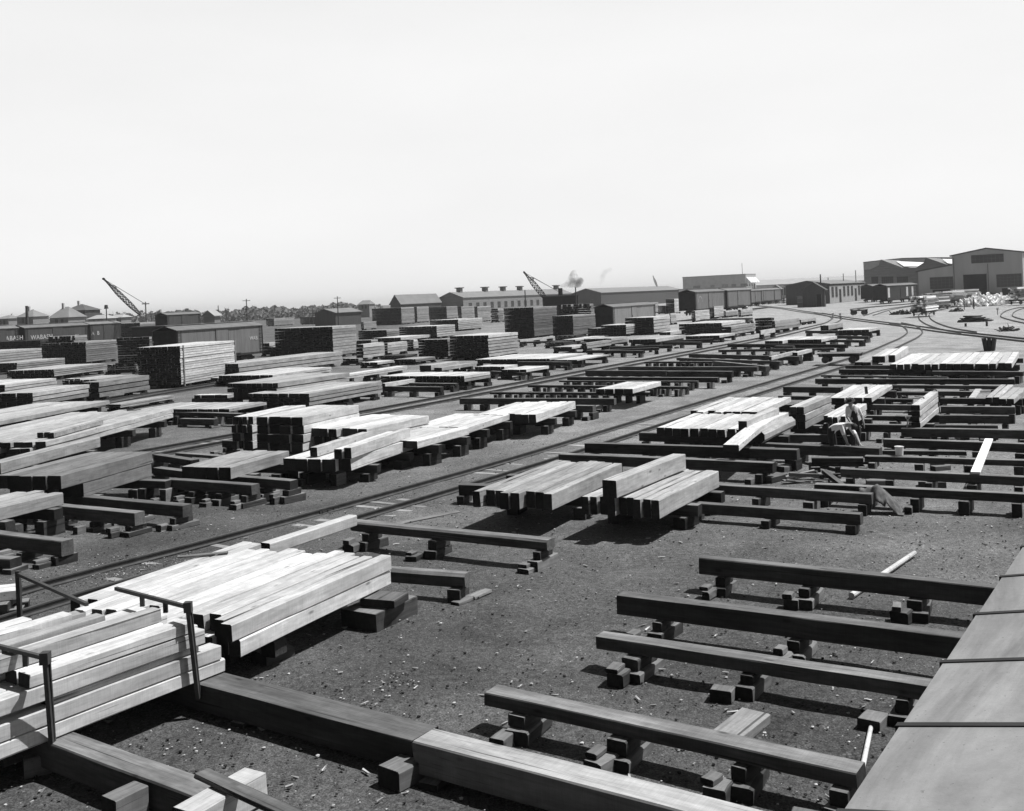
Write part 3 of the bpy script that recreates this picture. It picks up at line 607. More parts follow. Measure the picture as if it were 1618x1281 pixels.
st('c', 'dark stack with a stake, right of the tallest dark stack', (410, 498), 378, 280, 541, zb=.3, layers=14, ang=31, mat=GREY, tw=.3)
st('c', 'rough upper heap of dark boards on the staked stack', (515, 372), 306, 322, 541, zb=2.4, layers=5, ang=31, mat=GREY, ragged=.5, Y=None)
for FR, yt, xl, xr, s in [((460, 346), 305, 285, 551, 'left'), ((580, 346), 304, 553, 655, 'right')]:
    st('b', 'distant dark and grey stack under the low hut roof, %s one' % s, FR, yt, xl, xr, zb=.3, layers=6, ang=26, mat=GREY)
st('b', 'small pale block behind the tall black fronted stack', (675, 383), 341, 655, 750, zb=.3, layers=5, ang=26, mat=MID)
st('F', 'widest pale flat bundle left of the second track', (868.8, 569), 566.3, 750, 926, zb=.5, layers=1, ang=30, mat=PALE, tw=.3)
st('b', 'flat bundle just in front of the widest pale one', (1530, 630), 611, 1350, 1612, zb=.5, layers=1, ang=30, mat=PALE, tw=.3)
st('c', 'bright bundle on skids beside the second track, second nearest', (430, 655), 648, 285, 622, zb=.55, layers=1, ang=30, mat=FRESH, tw=.35)
st('c', 'bright bundle on skids between the nearest two by the track', (120, 724), 706, -30, 258, zb=.5, layers=1, ang=30, mat=FRESH, tw=.4)
st('c', 'single pale timber lying beyond the stickered stack', (85, 540), 527, 65, 298, zb=.5, layers=1, ang=30, mat=PALE, cols=1)
st('c', 'dark ended timber block near the middle bright bundle', (490, 580), 546, 458, 638, zb=.4, layers=2, ang=30, mat=MID, tw=.4)
st('c', 'pale low layer left of the dark ended block', (400, 582), 568, 285, 520, zb=.5, layers=1, ang=30, mat=MID, tw=.4)
st('c', 'pale two-layer stack below the low stickered one', (640, 552), 517, 470, 737, zb=.4, layers=2, ang=30, mat=MID, tw=.4)
st('c', 'long pale layer left of the two-layer stack', (420, 535), 524, 340, 600, zb=.4, layers=1, ang=30, mat=PALE, tw=.4)
st('c', 'low stickered stack with jagged dark front', (730, 492), 434, 575, 828, zb=.3, layers=4, ang=30, mat=PALE)
st('c', 'dark pieces beside the low stickered stack', (575, 496), 455, 495, 640, zb=.3, layers=3, ang=30, mat=GREY)
st('c', 'square stack with black front and five pale layers', (900, 482), 388, 722, 996, zb=.3, layers=5, ang=30, mat=PALE)
st('c', 'long pale stack running back behind the square one', (655, 412), 374, 545, 852, zb=.3, layers=3, ang=31, mat=PALE)
st('c', 'thin pale layer between the long stack and the square one', (730, 418), 406, 620, 900, zb=.4, layers=1, ang=31, mat=PALE)
st('c', 'small grey stack right of the open freight car', (870, 362), 300, 852, 925, zb=.3, layers=8, ang=30, mat=MID)
st('c', 'small bright stack with black end left of the paired cars', (968, 362), 317, 922, 1015, zb=.3, layers=6, ang=30, mat=PALE)
st('c', 'bright stack touching the dark end of the paired cars', (1025, 360), 277, 970, 1056, zb=.3, layers=9, ang=30, mat=FRESH)
st('c', 'long pale stack behind the small bright ones', (960, 300), 272, 862, 1050, zb=.3, layers=4, ang=30, mat=PALE)
st('c', 'small pale stack at the right of the square one', (1003, 425), 365, 992, 1034, zb=.3, layers=6, ang=30, mat=PALE)
st('c', 'flat weathered bundle in front of the square stack', (910, 542), 521, 745, 1088, zb=.4, layers=1, ang=30, mat=MID, tw=.4)
st('c', 'short pale layer on top of the flat weathered bundle', (1000, 498), 478, 930, 1066, zb=.4, layers=1, ang=30, mat=PALE, tw=.4)
st('c', 'wide pale bundle with long black front near the cars', (1315, 478), 422, 1050, 1456, zb=.3, layers=3, ang=30, mat=PALE, tw=.35)
st('c', 'layered bundle at the right end of the wide pale one', (1370, 495), 446, 1310, 1514, zb=.4, layers=3, ang=30, mat=MID, tw=.4)
st('c', 'low pale bundle before the layered one', (1300, 514), 499, 1090, 1392, zb=.5, layers=1, ang=30, mat=PALE, tw=.35)
st('c', 'long dark timbers lying in front of the paired cars', (1470, 418), 394, 1180, 1500, zb=.3, layers=2, ang=31, mat=DARK, tw=.4)
st('q', 'pale stepped block below the paired cars, first from the left', (265, 582), 478, 215, 412, zb=.3, layers=7, ang=30, mat=FRESH)
st('q', 'pale block below the paired cars, second from the left', (465, 545), 430, 405, 560, zb=.3, layers=7, ang=30, mat=FRESH)
st('q', 'pale block below the paired cars, third from the left', (588, 535), 478, 560, 713, zb=.3, layers=4, ang=30, mat=PALE)
st('q', 'pale block at the right end of the paired cars', (748, 528), 465, 715, 870, zb=.3, layers=4, ang=30, mat=PALE)
st('q', 'black fronted pile where the second track curves', (1075, 665), 552, 900, 1110, zb=.3, layers=4, ang=31, mat=TAR, ragged=.3)
st('d', 'weathered pile beside the curve of the second track', (105, 545), 488, 82, 252, zb=.4, layers=3, ang=33, mat=MID, tw=.4)
st('d', 'low flat boards at the tip of the weathered pile', (262, 498), 480, 235, 352, zb=.4, layers=1, ang=33, mat=MID, tw=.4)
st('d', 'short bright timber at the upper left of the switch bay', (15, 573), 546, 5, 102, zb=.5, layers=1, ang=31, mat=FRESH, tw=.4)
st('d', 'pale angled timbers in the upper middle bay', (150, 628), 608, 40, 290, zb=.5, layers=1, ang=31, mat=PALE, tw=.35)
st('d', 'pale bundle with stained side in the upper middle bay', (388, 618), 599, 180, 482, zb=.5, layers=1, ang=31, mat=PALE, tw=.35)
st('d', 'pair of dark ended timbers nearest the switch', (430, 542), 514, 378, 516, zb=.45, layers=1, ang=31, mat=MID, cols=3)
st('d', 'bright bundle beside the sharp curve of the main track', (675, 556), 540, 490, 737, zb=.6, layers=1, ang=31, mat=PALE, tw=.35)
st('d', 'bright single timber lying across dark skids, left one', (85, 727), 704, 65, 232, zb=.6, layers=1, ang=31, mat=FRESH, cols=1)
st('d', 'bright single timber lying across dark skids, right one', (240, 700), 679, 208, 327, zb=.6, layers=1, ang=31, mat=FRESH, cols=1)
st('r', 'long striped stack behind the roof of the grey freight car', (1150, 290), 232, 1080, 1320, zb=.3, layers=6, ang=20, mat=MID, topmat=MID)
st('r', 'distant striped stack left of the grey freight car', (0, 350), 265, -60, 108, zb=.3, layers=6, ang=20, mat=GREY)
st('b', 'distant boards piled left of the two roofed sheds', (770, 258), 240, 655, 830, zb=.3, layers=3, ang=28, mat=GREY)
st('p', 'dark open pile between the fifth tall stack and the dark stack', (1010, 470), 362, 945, 1055, zb=.3, layers=6, ang=29, mat=GREY, ragged=.3)
st('r', 'long low dark stack under the telegraph pole', (800, 232), 168, 780, 1080, zb=.3, layers=5, ang=24, mat=TAR)
st('b', 'dark low blocks right of the tall black fronted stack', (640, 588), 562, 545, 665, zb=.25, layers=2, ang=26, mat=GREY)
st('a', 'dark block between the stepped stacks and the bright stack', (822, 638), 588, 702, 832, zb=.3, layers=4, ang=14, mat=TAR)
st('a', 'small pale block left of the dark one by the bright stack', (700, 642), 598, 652, 712, zb=.3, layers=4, ang=14, mat=PALE)
st('a', 'short bright boards showing beside the flat low pile', (490, 714), 684, 395, 520, zb=.4, layers=2, ang=14, mat=FRESH)
st('a', 'dark ragged stack standing in front of the lettered freight cars', (455, 586), 424, 285, 530, zb=.3, layers=12, ang=16, mat=GREY, ragged=.25)
st('b', 'dark low timbers in the gap before the low pale stacks', (930, 560), 543, 780, 1000, zb=.3, layers=2, ang=28, mat=DARK)
st('b', 'grey layer behind the dark flat stack at left centre', (720, 470), 450, 560, 760, zb=.3, layers=2, ang=26, mat=MID)
st('c', 'dark pieces behind the single pale timber', (420, 520), 500, 300, 470, zb=.3, layers=2, ang=30, mat=DARK, ragged=.3)
st('c', 'low dark timbers right of the wide pale bundle', (1640, 470), 445, 1520, 1700, zb=.3, layers=3, ang=31, mat=TAR, ragged=.3)
st('p', 'pale rack of boards under the eaves of the vented shed', (1120, 372), 300, 935, 1150, zb=.3, layers=6, ang=29, mat=PALE)
st('r', 'grey layered stack behind the roof of the left boxcar', (225, 262), 212, -10, 240, zb=.3, layers=5, ang=20, mat=MID)

st('b', 'long weathered timbers beside the bright flat bundle at left', (120, 700), 676, -260, 478, zb=.35, layers=2, ang=24, mat=MID, tw=.35)
st('b', 'low grey pile in the gap left of the stickered stack', (990, 585), 566, 860, 1110, zb=.25, layers=2, ang=28, mat=GREY)
st('b', 'low pale layer between the small pale stacks and dark pile', (760, 600), 585, 660, 860, zb=.3, layers=1, ang=27, mat=PALE)
st('c', 'small dark pile behind the single pale timber by the tallest stack', (250, 500), 470, 200, 300, zb=.2, layers=3, ang=30, mat=TAR, ragged=.2)
st('c', 'scattered dark timbers right of the single pale timber', (345, 560), 540, 240, 420, zb=.3, layers=2, ang=30, mat=DARK, ragged=.3)
# ================================================================ SETTING
def ground():
    def axis(lo, hi, n0, n1, step, far):
        a = []; x = n0
        while x < n1: a.append(x); x += step
        a.append(n1); s = step
        x = n1
        while x < hi: s *= 1.35; x += s; a.append(min(x, hi))
        x = n0; s = step; b = []
        while x > lo: s *= 1.35; x -= s; b.append(max(x, lo))
        return sorted(set(b))+a
    xs = axis(-3000, 3000, -22, 24, .3, 0); ys = axis(-300, 6000, 6, 62, .3, 0)
    from mathutils import noise
    v = []; f = []
    for y in ys:
        for x in xs:
            r = math.hypot(x, y); z = 0
            if r < 90: z = (noise.noise((x*.6, y*.6, 0))*.022+noise.noise((x*2.1, y*2.1, 3))*.016-.01)*(1 if r < 60 else (90-r)/30)
            v.append((x, y, z-.005))
    n = len(xs)
    for j in range(len(ys)-1):
        for i in range(n-1): f.append((j*n+i, j*n+i+1, (j+1)*n+i+1, (j+1)*n+i))
    me = bpy.data.meshes.new('ground'); me.from_pydata(v, [], f); me.materials.append(MATS['yard_ground'])
    me.polygons.foreach_set('use_smooth', [True]*len(f))
    o = bpy.data.objects.new('ground', me); C.objects.link(o); o['kind'] = 'structure'
ground()
# ================================================================ TRACKS
def smooth(P, step=1.5):
    out = []
    n = len(P)
    for i in range(n-1):
        p0 = P[max(0, i-1)]; p1 = P[i]; p2 = P[i+1]; p3 = P[min(n-1, i+2)]
        k = max(1, int((p2-p1).length/step))
        for j in range(k):
            t = j/k
            out.append(.5*((2*p1)+(p2-p0)*t+(2*p0-5*p1+4*p2-p3)*t*t+(3*p1-p0-3*p2+p3)*t**3))
    out.append(P[-1]); return out
def track(label, rail_pts, side=1, gauge=1.5, sleepers='wood_mid', sz=-.02, seen=True, spacing=.62, rh=.15, cap=100):
    """rail_pts: survey points on one rail; side=+1 the other rail is to the right"""
    P = smooth([gp(q, rh) for q in rail_pts])
    cum = [0]
    for a, b in zip(P, P[1:]): cum.append(cum[-1]+(b-a).length)
    org = Vector((P[0].x, P[0].y, 0))
    e = empty('railway_track', org, 0, label, 'railway track', 'railway tracks in the yard')
    nrm = []
    for i in range(len(P)):
        d = (P[min(i+1, len(P)-1)]-P[max(i-1, 0)]); d.z = 0; d.normalize(); nrm.append(Vector((d.y, -d.x, 0)))
    prof = [(-.07, -rh), (-.07, -rh+.015), (-.012, -rh+.035), (-.012, -.04), (-.036, -.028), (-.034, 0), (.034, 0), (.036, -.028), (.012, -.04), (.012, -rh+.035), (.07, -rh+.015), (.07, -rh)]
    for s_ in (0, 1):
        mb = MB(); k = mb.mi('rail_steel')
        for p, n in zip(P, nrm):
            c = p+n*(gauge*s_*side)-org
            for (y, z) in prof: mb.v.append((c.x+n.x*y, c.y+n.y*y, c.z+z))
        m = len(prof)
        for i in range(len(P)-1):
            for q in range(m):
                r = (q+1) % m; mb.f.append((i*m+q, i*m+r, (i+1)*m+r, (i+1)*m+q)); mb.m.append(k)
        mb.build('rail', e)
    # sleepers
    x = .3; i = 0; nn = 0; rest = MB()
    while x < cum[-1]:
        while i < len(cum)-2 and cum[i+1] < x: i += 1
        t = (x-cum[i])/max(1e-6, cum[i+1]-cum[i]); c = P[i].lerp(P[i+1], t)+nrm[i]*(gauge/2*side); n = nrm[i]
        L_ = random.uniform(2.3, 2.6); w = random.uniform(.19, .24); zt = sz+random.uniform(-.02, .018)
        target = rest if nn >= cap else MB()
        d = Vector((-n.y, n.x, 0)); k = target.mi(sleepers); b = len(target.v)
        sh = random.uniform(-.12, .12)
        for z in (-.12, zt):
            for (u, v) in ((-1, -1), (1, -1), (1, 1), (-1, 1)):
                p = c-org+n*(u*L_/2+sh)+d*(v*w/2); target.v.append((p.x, p.y, z))
        for f in ((3, 2, 1, 0), (4, 5, 6, 7), (0, 1, 5, 4), (1, 2, 6, 5), (2, 3, 7, 6), (3, 0, 4, 7)): target.f.append(tuple(b+q for q in f)); target.m.append(k)
        if nn < cap: target.build('sleeper', e)
        nn += 1; x += spacing+random.uniform(-.05, .05)
    if rest.v: rest.build('sleepers', e)['kind'] = 'stuff'
T1 = [(-330, 1035), (62, 919), (420, 827), (800, 723.6), (1010, 661.5), (1220, 600), (1343.5, 564), (1379.7, 551), (1405.7, 540), (1423.9, 531.9), (1433.5, 524), (1431.7, 518.5), (1424, 513.7), (1405, 509.5)]
track('long main track running from lower left past the workmen to the switch', T1, cap=90)
track('second track running between the bays to the left of the main one', [(-200, 790), (215.5, 711.6), (566, 649), (820, 602.6), (1189, 535), pt('d', 270, 530), pt('d', 400, 500), pt('d', 440, 480), pt('d', 448, 468), pt('d', 420, 455), pt('d', 340, 440)], cap=90)
track('track crossing the far right obliquely with the switches', [pt('d', -560, 350), pt('d', -100, 388), pt('d', 260, 432), pt('d', 520, 472), pt('d', 880, 518), pt('d', 1100, 550), pt('d', 1380, 581), pt('d', 1618, 607), pt('d', 2300, 680)], side=-1, cap=60)
track('short curved spur under the line of loaded trucks at right', [pt('d', 1420, 365), pt('d', 1200, 400), pt('d', 1060, 432), pt('d', 1045, 462), pt('d', 1080, 492), pt('d', 1180, 527), pt('d', 1330, 552)], side=1, cap=30)
track('curved track at the right edge near the pale heap', [pt('d', 1700, 398), pt('d', 1590, 405), pt('d', 1510, 425), pt('d', 1475, 455), pt('d', 1530, 478), pt('d', 1640, 502)], side=-1, cap=30)
track('siding curving toward the open freight cars at right', [pt('d', 560, 415), pt('d', 700, 400), pt('d', 850, 388), pt('d', 980, 376)], side=1, cap=30)
track('siding crossing in front of the low office building', [pt('d', 640, 455), pt('d', 760, 420), pt('d', 880, 400), pt('d', 980, 388)], side=1, cap=30)
track('spur at the left between stacks and the ragged bundle', [(-120, 690), (176.5, 629.9), (337.5, 603.9), (420, 590)], side=1, cap=40)
# joint bars bolted on the main rail
for i, x in enumerate((520, 585, 706, 856, 1037)):
    yy = 723.6-(x-800)*.2865; P = gp((x, yy), .08); P.z = 0
    m = MB(); m.box(-.42, .42, -.055, -.015, .04, .1, 'iron', j=.002)
    for b in (-.32, -.12, .12, .32): m.bar((b, -.05, .07), (b, -.085, .07), .018, 'iron', n=6)
    tag(m.build('joint_bar', loc=P, rot=math.radians(90-HT)), 'bolted joint bar on the main rail, %s from the left' % nth(i+1), 'joint bar', 'joint bars on the main rail')
# ================================================================ FREIGHT CARS
def lettering(txt, size, parent, loc, mat='faded_paint', rot=(math.pi/2, 0, 0)):
    cu = bpy.data.curves.new('lettering', 'FONT'); cu.body = txt; cu.size = size; cu.extrude = .006; cu.offset = size*.012; cu.space_character = 1.1
    o = bpy.data.objects.new('t', cu); C.objects.link(o); dg = bpy.context.evaluated_depsgraph_get()
    me = bpy.data.meshes.new_from_object(o.evaluated_get(dg)); C.objects.unlink(o); bpy.data.objects.remove(o)
    me.materials.clear(); me.materials.append(MATS[mat])
    m = bpy.data.objects.new('lettering', me); C.objects.link(m); m.parent = parent; m.location = loc; m.rotation_euler = rot
def wheelset(e, x, w, r=.42):
    t = MB(); t.box(x-1.1, x+1.1, w*.1, w*.14, .35, .62, 'iron'); t.box(x-1.1, x+1.1, w*.86, w*.9, .35, .62, 'iron'); t.box(x-.2, x+.2, w*.1, w*.9, .5, .8, 'iron')
    tr = t.build('truck', e)
    for dx in (-.8, .8):
        for y in (w*.22, w*.78):
            m = MB(); m.bar((x+dx, y-.06, r), (x+dx, y+.06, r), r, 'iron', n=20); m.build('wheel', tr)
def boxcar(label, tile, corner, ytop, xfar, ang=HT, Y=None, ybase=None, side='car_side', word=None, sub=None, zlift=0, z_eave=3.85, w=2.9, dooropen=False, L=None, endmat='car_dark', sc=1.0, stripes=False, grp='freight cars standing in the yard', wx=.07, wsz=.62):
    q = pt(tile, *corner)
    if Y is None: Y = gp((q[0], TILES[tile][1]+ybase/TILES[tile][2])).y
    P = at(q, Y); sc = sc
    d = hd(ang)
    if L is None: L = run_to(Vector((P.x, P.y, z_eave)), d, TILES[tile][0]+xfar/TILES[tile][2])
    e = empty('freight_car', (P.x, P.y, zlift), math.radians(90-ang), label, 'freight car', grp); e.scale = (1, sc, sc)
    zb = 1.05; ze = z_eave
    m = MB(); m.box(0, L, 0, w, zb, ze, side, endmat); body = m.build('body', e)
    m = MB(); rise = .45
    m.prism([(-.12, ze-.02), (w/2, ze+rise-.02), (w+.12, ze-.02), (w+.12, ze+.05), (w/2, ze+rise+.05), (-.12, ze+.05)], -.12, L+.12, 'x', 'car_roof'); rf = m.build('roof', e)
    m = MB(); m.box(-.2, L+.2, w/2-.25, w/2+.25, ze+rise+.07, ze+rise+.11, 'wood_grey'); m.build('running_board', e)
    m = MB(); dx = L*(.5-.07); dw = 1.85
    m.box(dx, dx+dw, -.05, -.004, zb+.1, ze-.12, 'opening' if dooropen else side); dr = m.build('door', e)
    m = MB(); m.box(dx-.1, dx+dw+1.9, -.09, -.055, ze-.14, ze-.06, 'iron'); m.box(dx-.1, dx+dw+1.9, -.08, -.004, zb+.02, zb+.09, 'iron'); m.box(dx+dw, dx+dw+.05, -.06, -.004, zb+.1, ze-.15, 'iron'); m.box(dx-.06, dx-.006, -.06, -.004, zb+.1, ze-.15, 'iron'); m.build('door_track', e)
    if not dooropen:
        m = MB(); m.box(dx+.12, dx+.2, -.09, -.05, zb+1.1, zb+1.45, 'iron'); m.build('handle', dr)
    m = MB(); m.box(0, L, -.02, .12, zb-.22, zb, 'car_dark'); m.box(0, L, w-.12, w+.02, zb-.22, zb, 'car_dark'); m.box(L*.2, L*.8, w*.3, w*.7, .6, zb-.01, 'car_dark'); m.box(-.5, L+.5, w/2-.1, w/2+.1, .85, 1.0, 'iron'); m.build('underframe', e)
    for x0 in (.1, L-.55):
        m = MB(); 
        for xx in (x0, x0+.45): m.box(xx-.02, xx+.02, -.1, -.06, zb-.1, ze, 'iron')
        for k in range(7): m.box(x0, x0+.45, -.1, -.07, zb+.05+k*.4, zb+.09+k*.4, 'iron')
        m.build('ladder', e)
    m = MB()
    for xx in (.02, L-.1): m.box(xx, xx+.09, -.03, -.004, zb, ze-.03, 'iron')
    m.build('corner_post', e)
    if stripes:
        m = MB()
        for x0 in (.9, L*.62, L*.8): m.box(x0, x0+1.5, -.02, -.003, zb+.3, ze-.4, 'wood_fresh')
        m.build('pale_panel', e)
    for x in (L*.17, L*.83): wheelset(e, x, w)
    if word: lettering(word, wsz, e, (L*wx, -.03, zb+1.0))
    if sub: lettering(sub, .34, e, (L*.78, -.03, zb+1.15))
    return e, P, L
boxcar('grey boxcar lettered WAB. directly behind the bright board stack', 'a', (1080, 560), 0, 0, ang=24.5, Y=101, side='car_side', word=None, L=13.2)
e_, P_, L_ = [o for o in C.objects if o.name.startswith('freight_car')][-1], None, 13.2
lettering('WAB.', .55, e_, (L_*.83, -.03, 2.35))
boxcar('dark boxcar lettered WABASH at the far left, whole side showing', 'o', (262, 640), 0, 935, ang=24, Y=158, side='car_side_dark', word='WABASH', sub='NOP', wsz=.95, wx=.09, zlift=.5)
boxcar('dark boxcar cut by the left edge, lettered WABASH', 'o', (-245, 640), 0, 196, ang=24, Y=150, side='car_side_dark', word='WABASH', wsz=.95, zlift=.6, wx=.53)
boxcar('dark boxcar right of the whole lettered one, mostly hidden', 'o', (962, 640), 0, 1290, ang=24, Y=175, side='car_side_dark', word='A  B', wsz=.9, zlift=.5, wx=.04)
boxcar('distant dark boxcar in front of the tree line', 'r', (235, 250), 0, 0, ang=24, Y=200, side='car_side_dark', zlift=1.5, L=9.5)
boxcar('boxcar with an open dark door behind the long pale stack', 'c', (648, 400), 0, 0, ang=31, Y=150, side='car_side_pale', dooropen=False, zlift=-.2, L=15.5)
boxcar('nearer boxcar of the coupled pair with a pale arch mark', 'q', (265, 480), 0, 0, ang=31, Y=190, side='car_side', zlift=.9, L=16, sc=1.12)
boxcar('farther boxcar of the coupled pair', 'q', (603, 480), 0, 0, ang=31, Y=205.5, side='car_side', zlift=.9, L=15, sc=1.12)
# arch mark painted on the nearer car of the pair
cars = [o for o in C.objects if o.name.startswith('freight_car')]
m = MB(); N = 22
for i in range(N):
    a = math.pi*(.12+.76*i/(N-1)); b = math.pi*(.12+.76*(i+1)/(N-1)); R1_, R2_ = 1.25, 1.1
    if i < N-1: m.poly([(2.6+R1_*math.cos(b), -.012, 1.7+R1_*1.2*math.sin(b)), (2.6+R2_*math.cos(b), -.012, 1.7+R2_*1.2*math.sin(b)), (2.6+R2_*math.cos(a), -.012, 1.7+R2_*1.2*math.sin(a)), (2.6+R1_*math.cos(a), -.012, 1.7+R1_*1.2*math.sin(a))], 'wood_mid')
m.build('arch_mark', cars[-2])
# cars further off by the brick hall, and the open ones at the right
for i, (x, yy, Y, L, s) in enumerate([(893, 360, 262, 17, 'first'), (980, 360, 275, 17, 'second'), (845, 360, 250, 9, 'third')]):
    boxcar('distant freight car right of the coupled pair, %s of a row' % ('middle', 'right hand', 'left hand')[i], 'q', (x, yy), 0, 0, ang=31, Y=Y, side='car_side', zlift=1.0, L=L, endmat='car_dark')
boxcar('nearer freight car with pale door panels before the big shed', 'd', (785, 385), 0, 985, ang=38, ybase=386, side='car_dark', sc=1.18, stripes=True, L=25)
boxcar('dark freight car behind the one with pale door panels', 'd', (700, 375), 0, 760, ang=38, ybase=375, side='car_dark', sc=1.18, L=12)
# ---- the near car under the camera: its sheet roof fills the lower right corner
def near_car():
    E0 = gp((1345, 1275), 4.05); E1 = gp((1618, 870), 4.05)
    d = (E1-E0); d.z = 0; d.normalize(); head = math.degrees(math.atan2(d.x, d.y)); R = Vector((d.y, -d.x, 0))
    org = E0-d*6.5; L = 14.0; W = 3.1; ze = 3.95; rise = .30
    e = empty('freight_car', (org.x, org.y, 0), math.radians(90-head)+0, 'near freight car with panelled sheet roof in the lower right corner', 'freight car', 'freight cars standing in the yard')
    # local x along the car, local -y towards its right
    m = MB(); m.box(0.1, L-.1, -W+.12, -.12, 1.05, ze, 'car_side', 'car_side'); m.build('body', e)
    seams = [(gp(q, 4.05)-org).dot(d) for q in ((1429.6, 1160), (1491.6, 1063.8), (1538.8, 989.8), (1583.6, 920))]
    p = (seams[-1]-seams[0])/3; xs = [seams[0]+p*k for k in range(-9, 12)]; xs = [x for x in xs if 0 < x < L]
    xs = [0]+xs+[L]
    m = MB()
    for a, b in zip(xs, xs[1:]):
        n = 10
        for sgn in (0, 1):
            y0, y1 = (0, -W/2) if sgn == 0 else (-W/2, -W)
            z0, z1 = (ze+.10, ze+.10+rise) if sgn == 0 else (ze+.10+rise, ze+.10)
            m.box(a+.03, b-.015, min(y0, y1), max(y0, y1), 0, .02, 'sheet_roof')
            # tilt the last box
            for i in range(8):
                x, y, z = m.v[-8+i]; t = (y-y0)/(y1-y0); m.v[-8+i] = (x, y, z+z0+(z1-z0)*t+.012*(x-a))
    m.build('roof_sheet', e)
    m = MB()
    for x in xs[1:-1]:
        for sgn in (0, 1):
            y0, y1 = (.012, -W/2) if sgn == 0 else (-W/2, -W-.012)
            m.box(x-.018, x+.012, min(y0, y1), max(y0, y1), -.01, .03, 'car_dark')
            for i in range(8):
                X, y, z = m.v[-8+i]; t = (y-y0)/(y1-y0); z0, z1 = (ze+.10, ze+.10+rise) if sgn == 0 else (ze+.10+rise, ze+.10); m.v[-8+i] = (X, y, z+z0+(z1-z0)*t)
    m.build('roof_rib', e)
    m = MB(); m.box(0, L, -.14, .0, ze-.05, ze+.095, 'sheet_roof'); m.box(0, L, -W, -W+.14, ze-.05, ze+.095, 'sheet_roof'); m.box(0.02, L-.02, -W+.145, -.145, ze+.002, ze+.09, 'sheet_roof'); m.build('eave', e)
    m = MB(); m.box(.1, L-.1, -W+.1, -W+.3, .8, 1.04, 'car_dark'); m.box(.1, L-.1, -.3, -.1, .8, 1.04, 'car_dark'); m.build('underframe', e)
    for x in (L*.17, L*.83):
        t = MB(); t.box(x-1.1, x+1.1, -.5, -.4, .35, .62, 'iron'); t.box(x-1.1, x+1.1, -W+.4, -W+.5, .35, .62, 'iron'); t.box(x-.2, x+.2, -W+.5, -.5, .5, .8, 'iron'); tr = t.build('truck', e)
        for dx in (-.8, .8):
            for y in (-.75, -W+.75):
                mm = MB(); mm.bar((x+dx, y-.06, .42), (x+dx, y+.06, .42), .42, 'iron', n=20); mm.build('wheel', tr)
near_car()
# ================================================================ BUILDINGS
def frame_at(tile, x, y, Y, ang=HT, label='', cat='building', name='building', group=None):
    """a building's front right corner; local x = right along the front, local y = away"""
    P = at(pt(tile, x, y), Y)
    e = empty(name, (P.x, P.y, 0), math.radians(-ang), label, cat, group)
    return e, Vector((P.x, P.y, 0)), P.z
def dirs(ang=HT): d = hd(ang); return d, Vector((d.y, -d.x, 0))
def wpx(P, z, px, ang=HT): d, s = dirs(ang); return run_to(Vector((P.x, P.y, z)), -s, px)
def lpx(P, z, px, ang=HT): d, s = dirs(ang); return run_to(Vector((P.x, P.y, z)), d, px)
def window(e, x0, x1, z0, z1, face='front', y=0, nx=3, nz=3, glass='glass_dark', fr='wood_grey', name='window', proud=.03, bars=.05):
    """a glazed opening with its frame and bars on the front (y = const) or the right side (x = const) wall"""
    m = MB(); f = MB()
    def bx(M, a, b, c, d, o0, o1, mat):
        if face == 'front': M.box(a, b, y-o1, y-o0, c, d, mat)
        else: M.box(y+o0, y+o1, a, b, c, d, mat)
    t = .07
    for (a, b, c, d) in ((x0-t, x0, z0-t, z1+t), (x1, x1+t, z0-t, z1+t), (x0+.001, x1-.001, z0-t, z0), (x0+.001, x1-.001, z1, z1+t)): bx(f, a, b, c, d, .003, proud+.05, fr)
    for i in range(1, nx): q = x0+(x1-x0)*i/nx; bx(f, q-bars/2, q+bars/2, z0+.002, z1-.002, .022, .06, fr)
    for i in range(1, nz):
        q = z0+(z1-z0)*i/nz
        for k in range(nx): a = x0+(x1-x0)*k/nx+bars/2+.001; b = x0+(x1-x0)*(k+1)/nx-bars/2-.001; bx(f, a, b, q-bars/2, q+bars/2, .022, .055, fr)
    w = f.build(name, e)
    bx(m, x0+.001, x1-.001, z0+.001, z1-.001, .004, .02, glass); m.build('pane', w)
    return w
def door(e, x0, x1, z0, z1, face='front', y=0, mat='opening', name='door'):
    m = MB()
    if face == 'front': m.box(x0, x1, y-.06, y-.004, z0, z1, mat); m.box(x0-.12, x0-.002, y-.09, y-.004, z0, z1+.12, 'wood_grey'); m.box(x1+.002, x1+.12, y-.09, y-.004, z0, z1+.12, 'wood_grey')
    else: m.box(y+.004, y+.06, x0, x1, z0, z1, mat); m.box(y+.004, y+.09, x0-.12, x0-.002, z0, z1+.12, 'wood_grey'); m.box(y+.004, y+.09, x1+.002, x1+.12, z0, z1+.12, 'wood_grey')
    return m.build(name, e)
def gable(label, tile, x, y_eave, Y, xl, xr, rise, wall, roof, ang=HT, over=.4, name='shed', cat='shed', group=None, thick=.16, endwall=None):
    t = TILES[tile]
    e, P, ze = frame_at(tile, x, y_eave, Y, ang, label, cat, name, group)
    W = wpx(P, ze, t[0]+xl/t[2], ang); L = lpx(P, ze, t[0]+xr/t[2], ang)
    m = MB(); m.prism([(-W, 0), (0, 0), (0, ze), (-W/2, ze+rise), (-W, ze)], 0, L, 'y', wall, endwall or wall); m.build('wall', e)
    m = MB(); k = rise/(W/2)
    m.prism([(-W/2, ze+rise+.02), (over, ze-k*over+.02), (over, ze-k*over+.02+thick), (-W/2, ze+rise+.02+thick)], -over, L+over, 'y', roof)
    m.prism([(-W-over, ze-k*over+.02), (-W/2-.002, ze+rise+.02), (-W/2-.002, ze+rise+.02+thick), (-W-over, ze-k*over+.02+thick)], -over, L+over, 'y', roof)
    m.build('roof', e)
    return e, W, L, ze
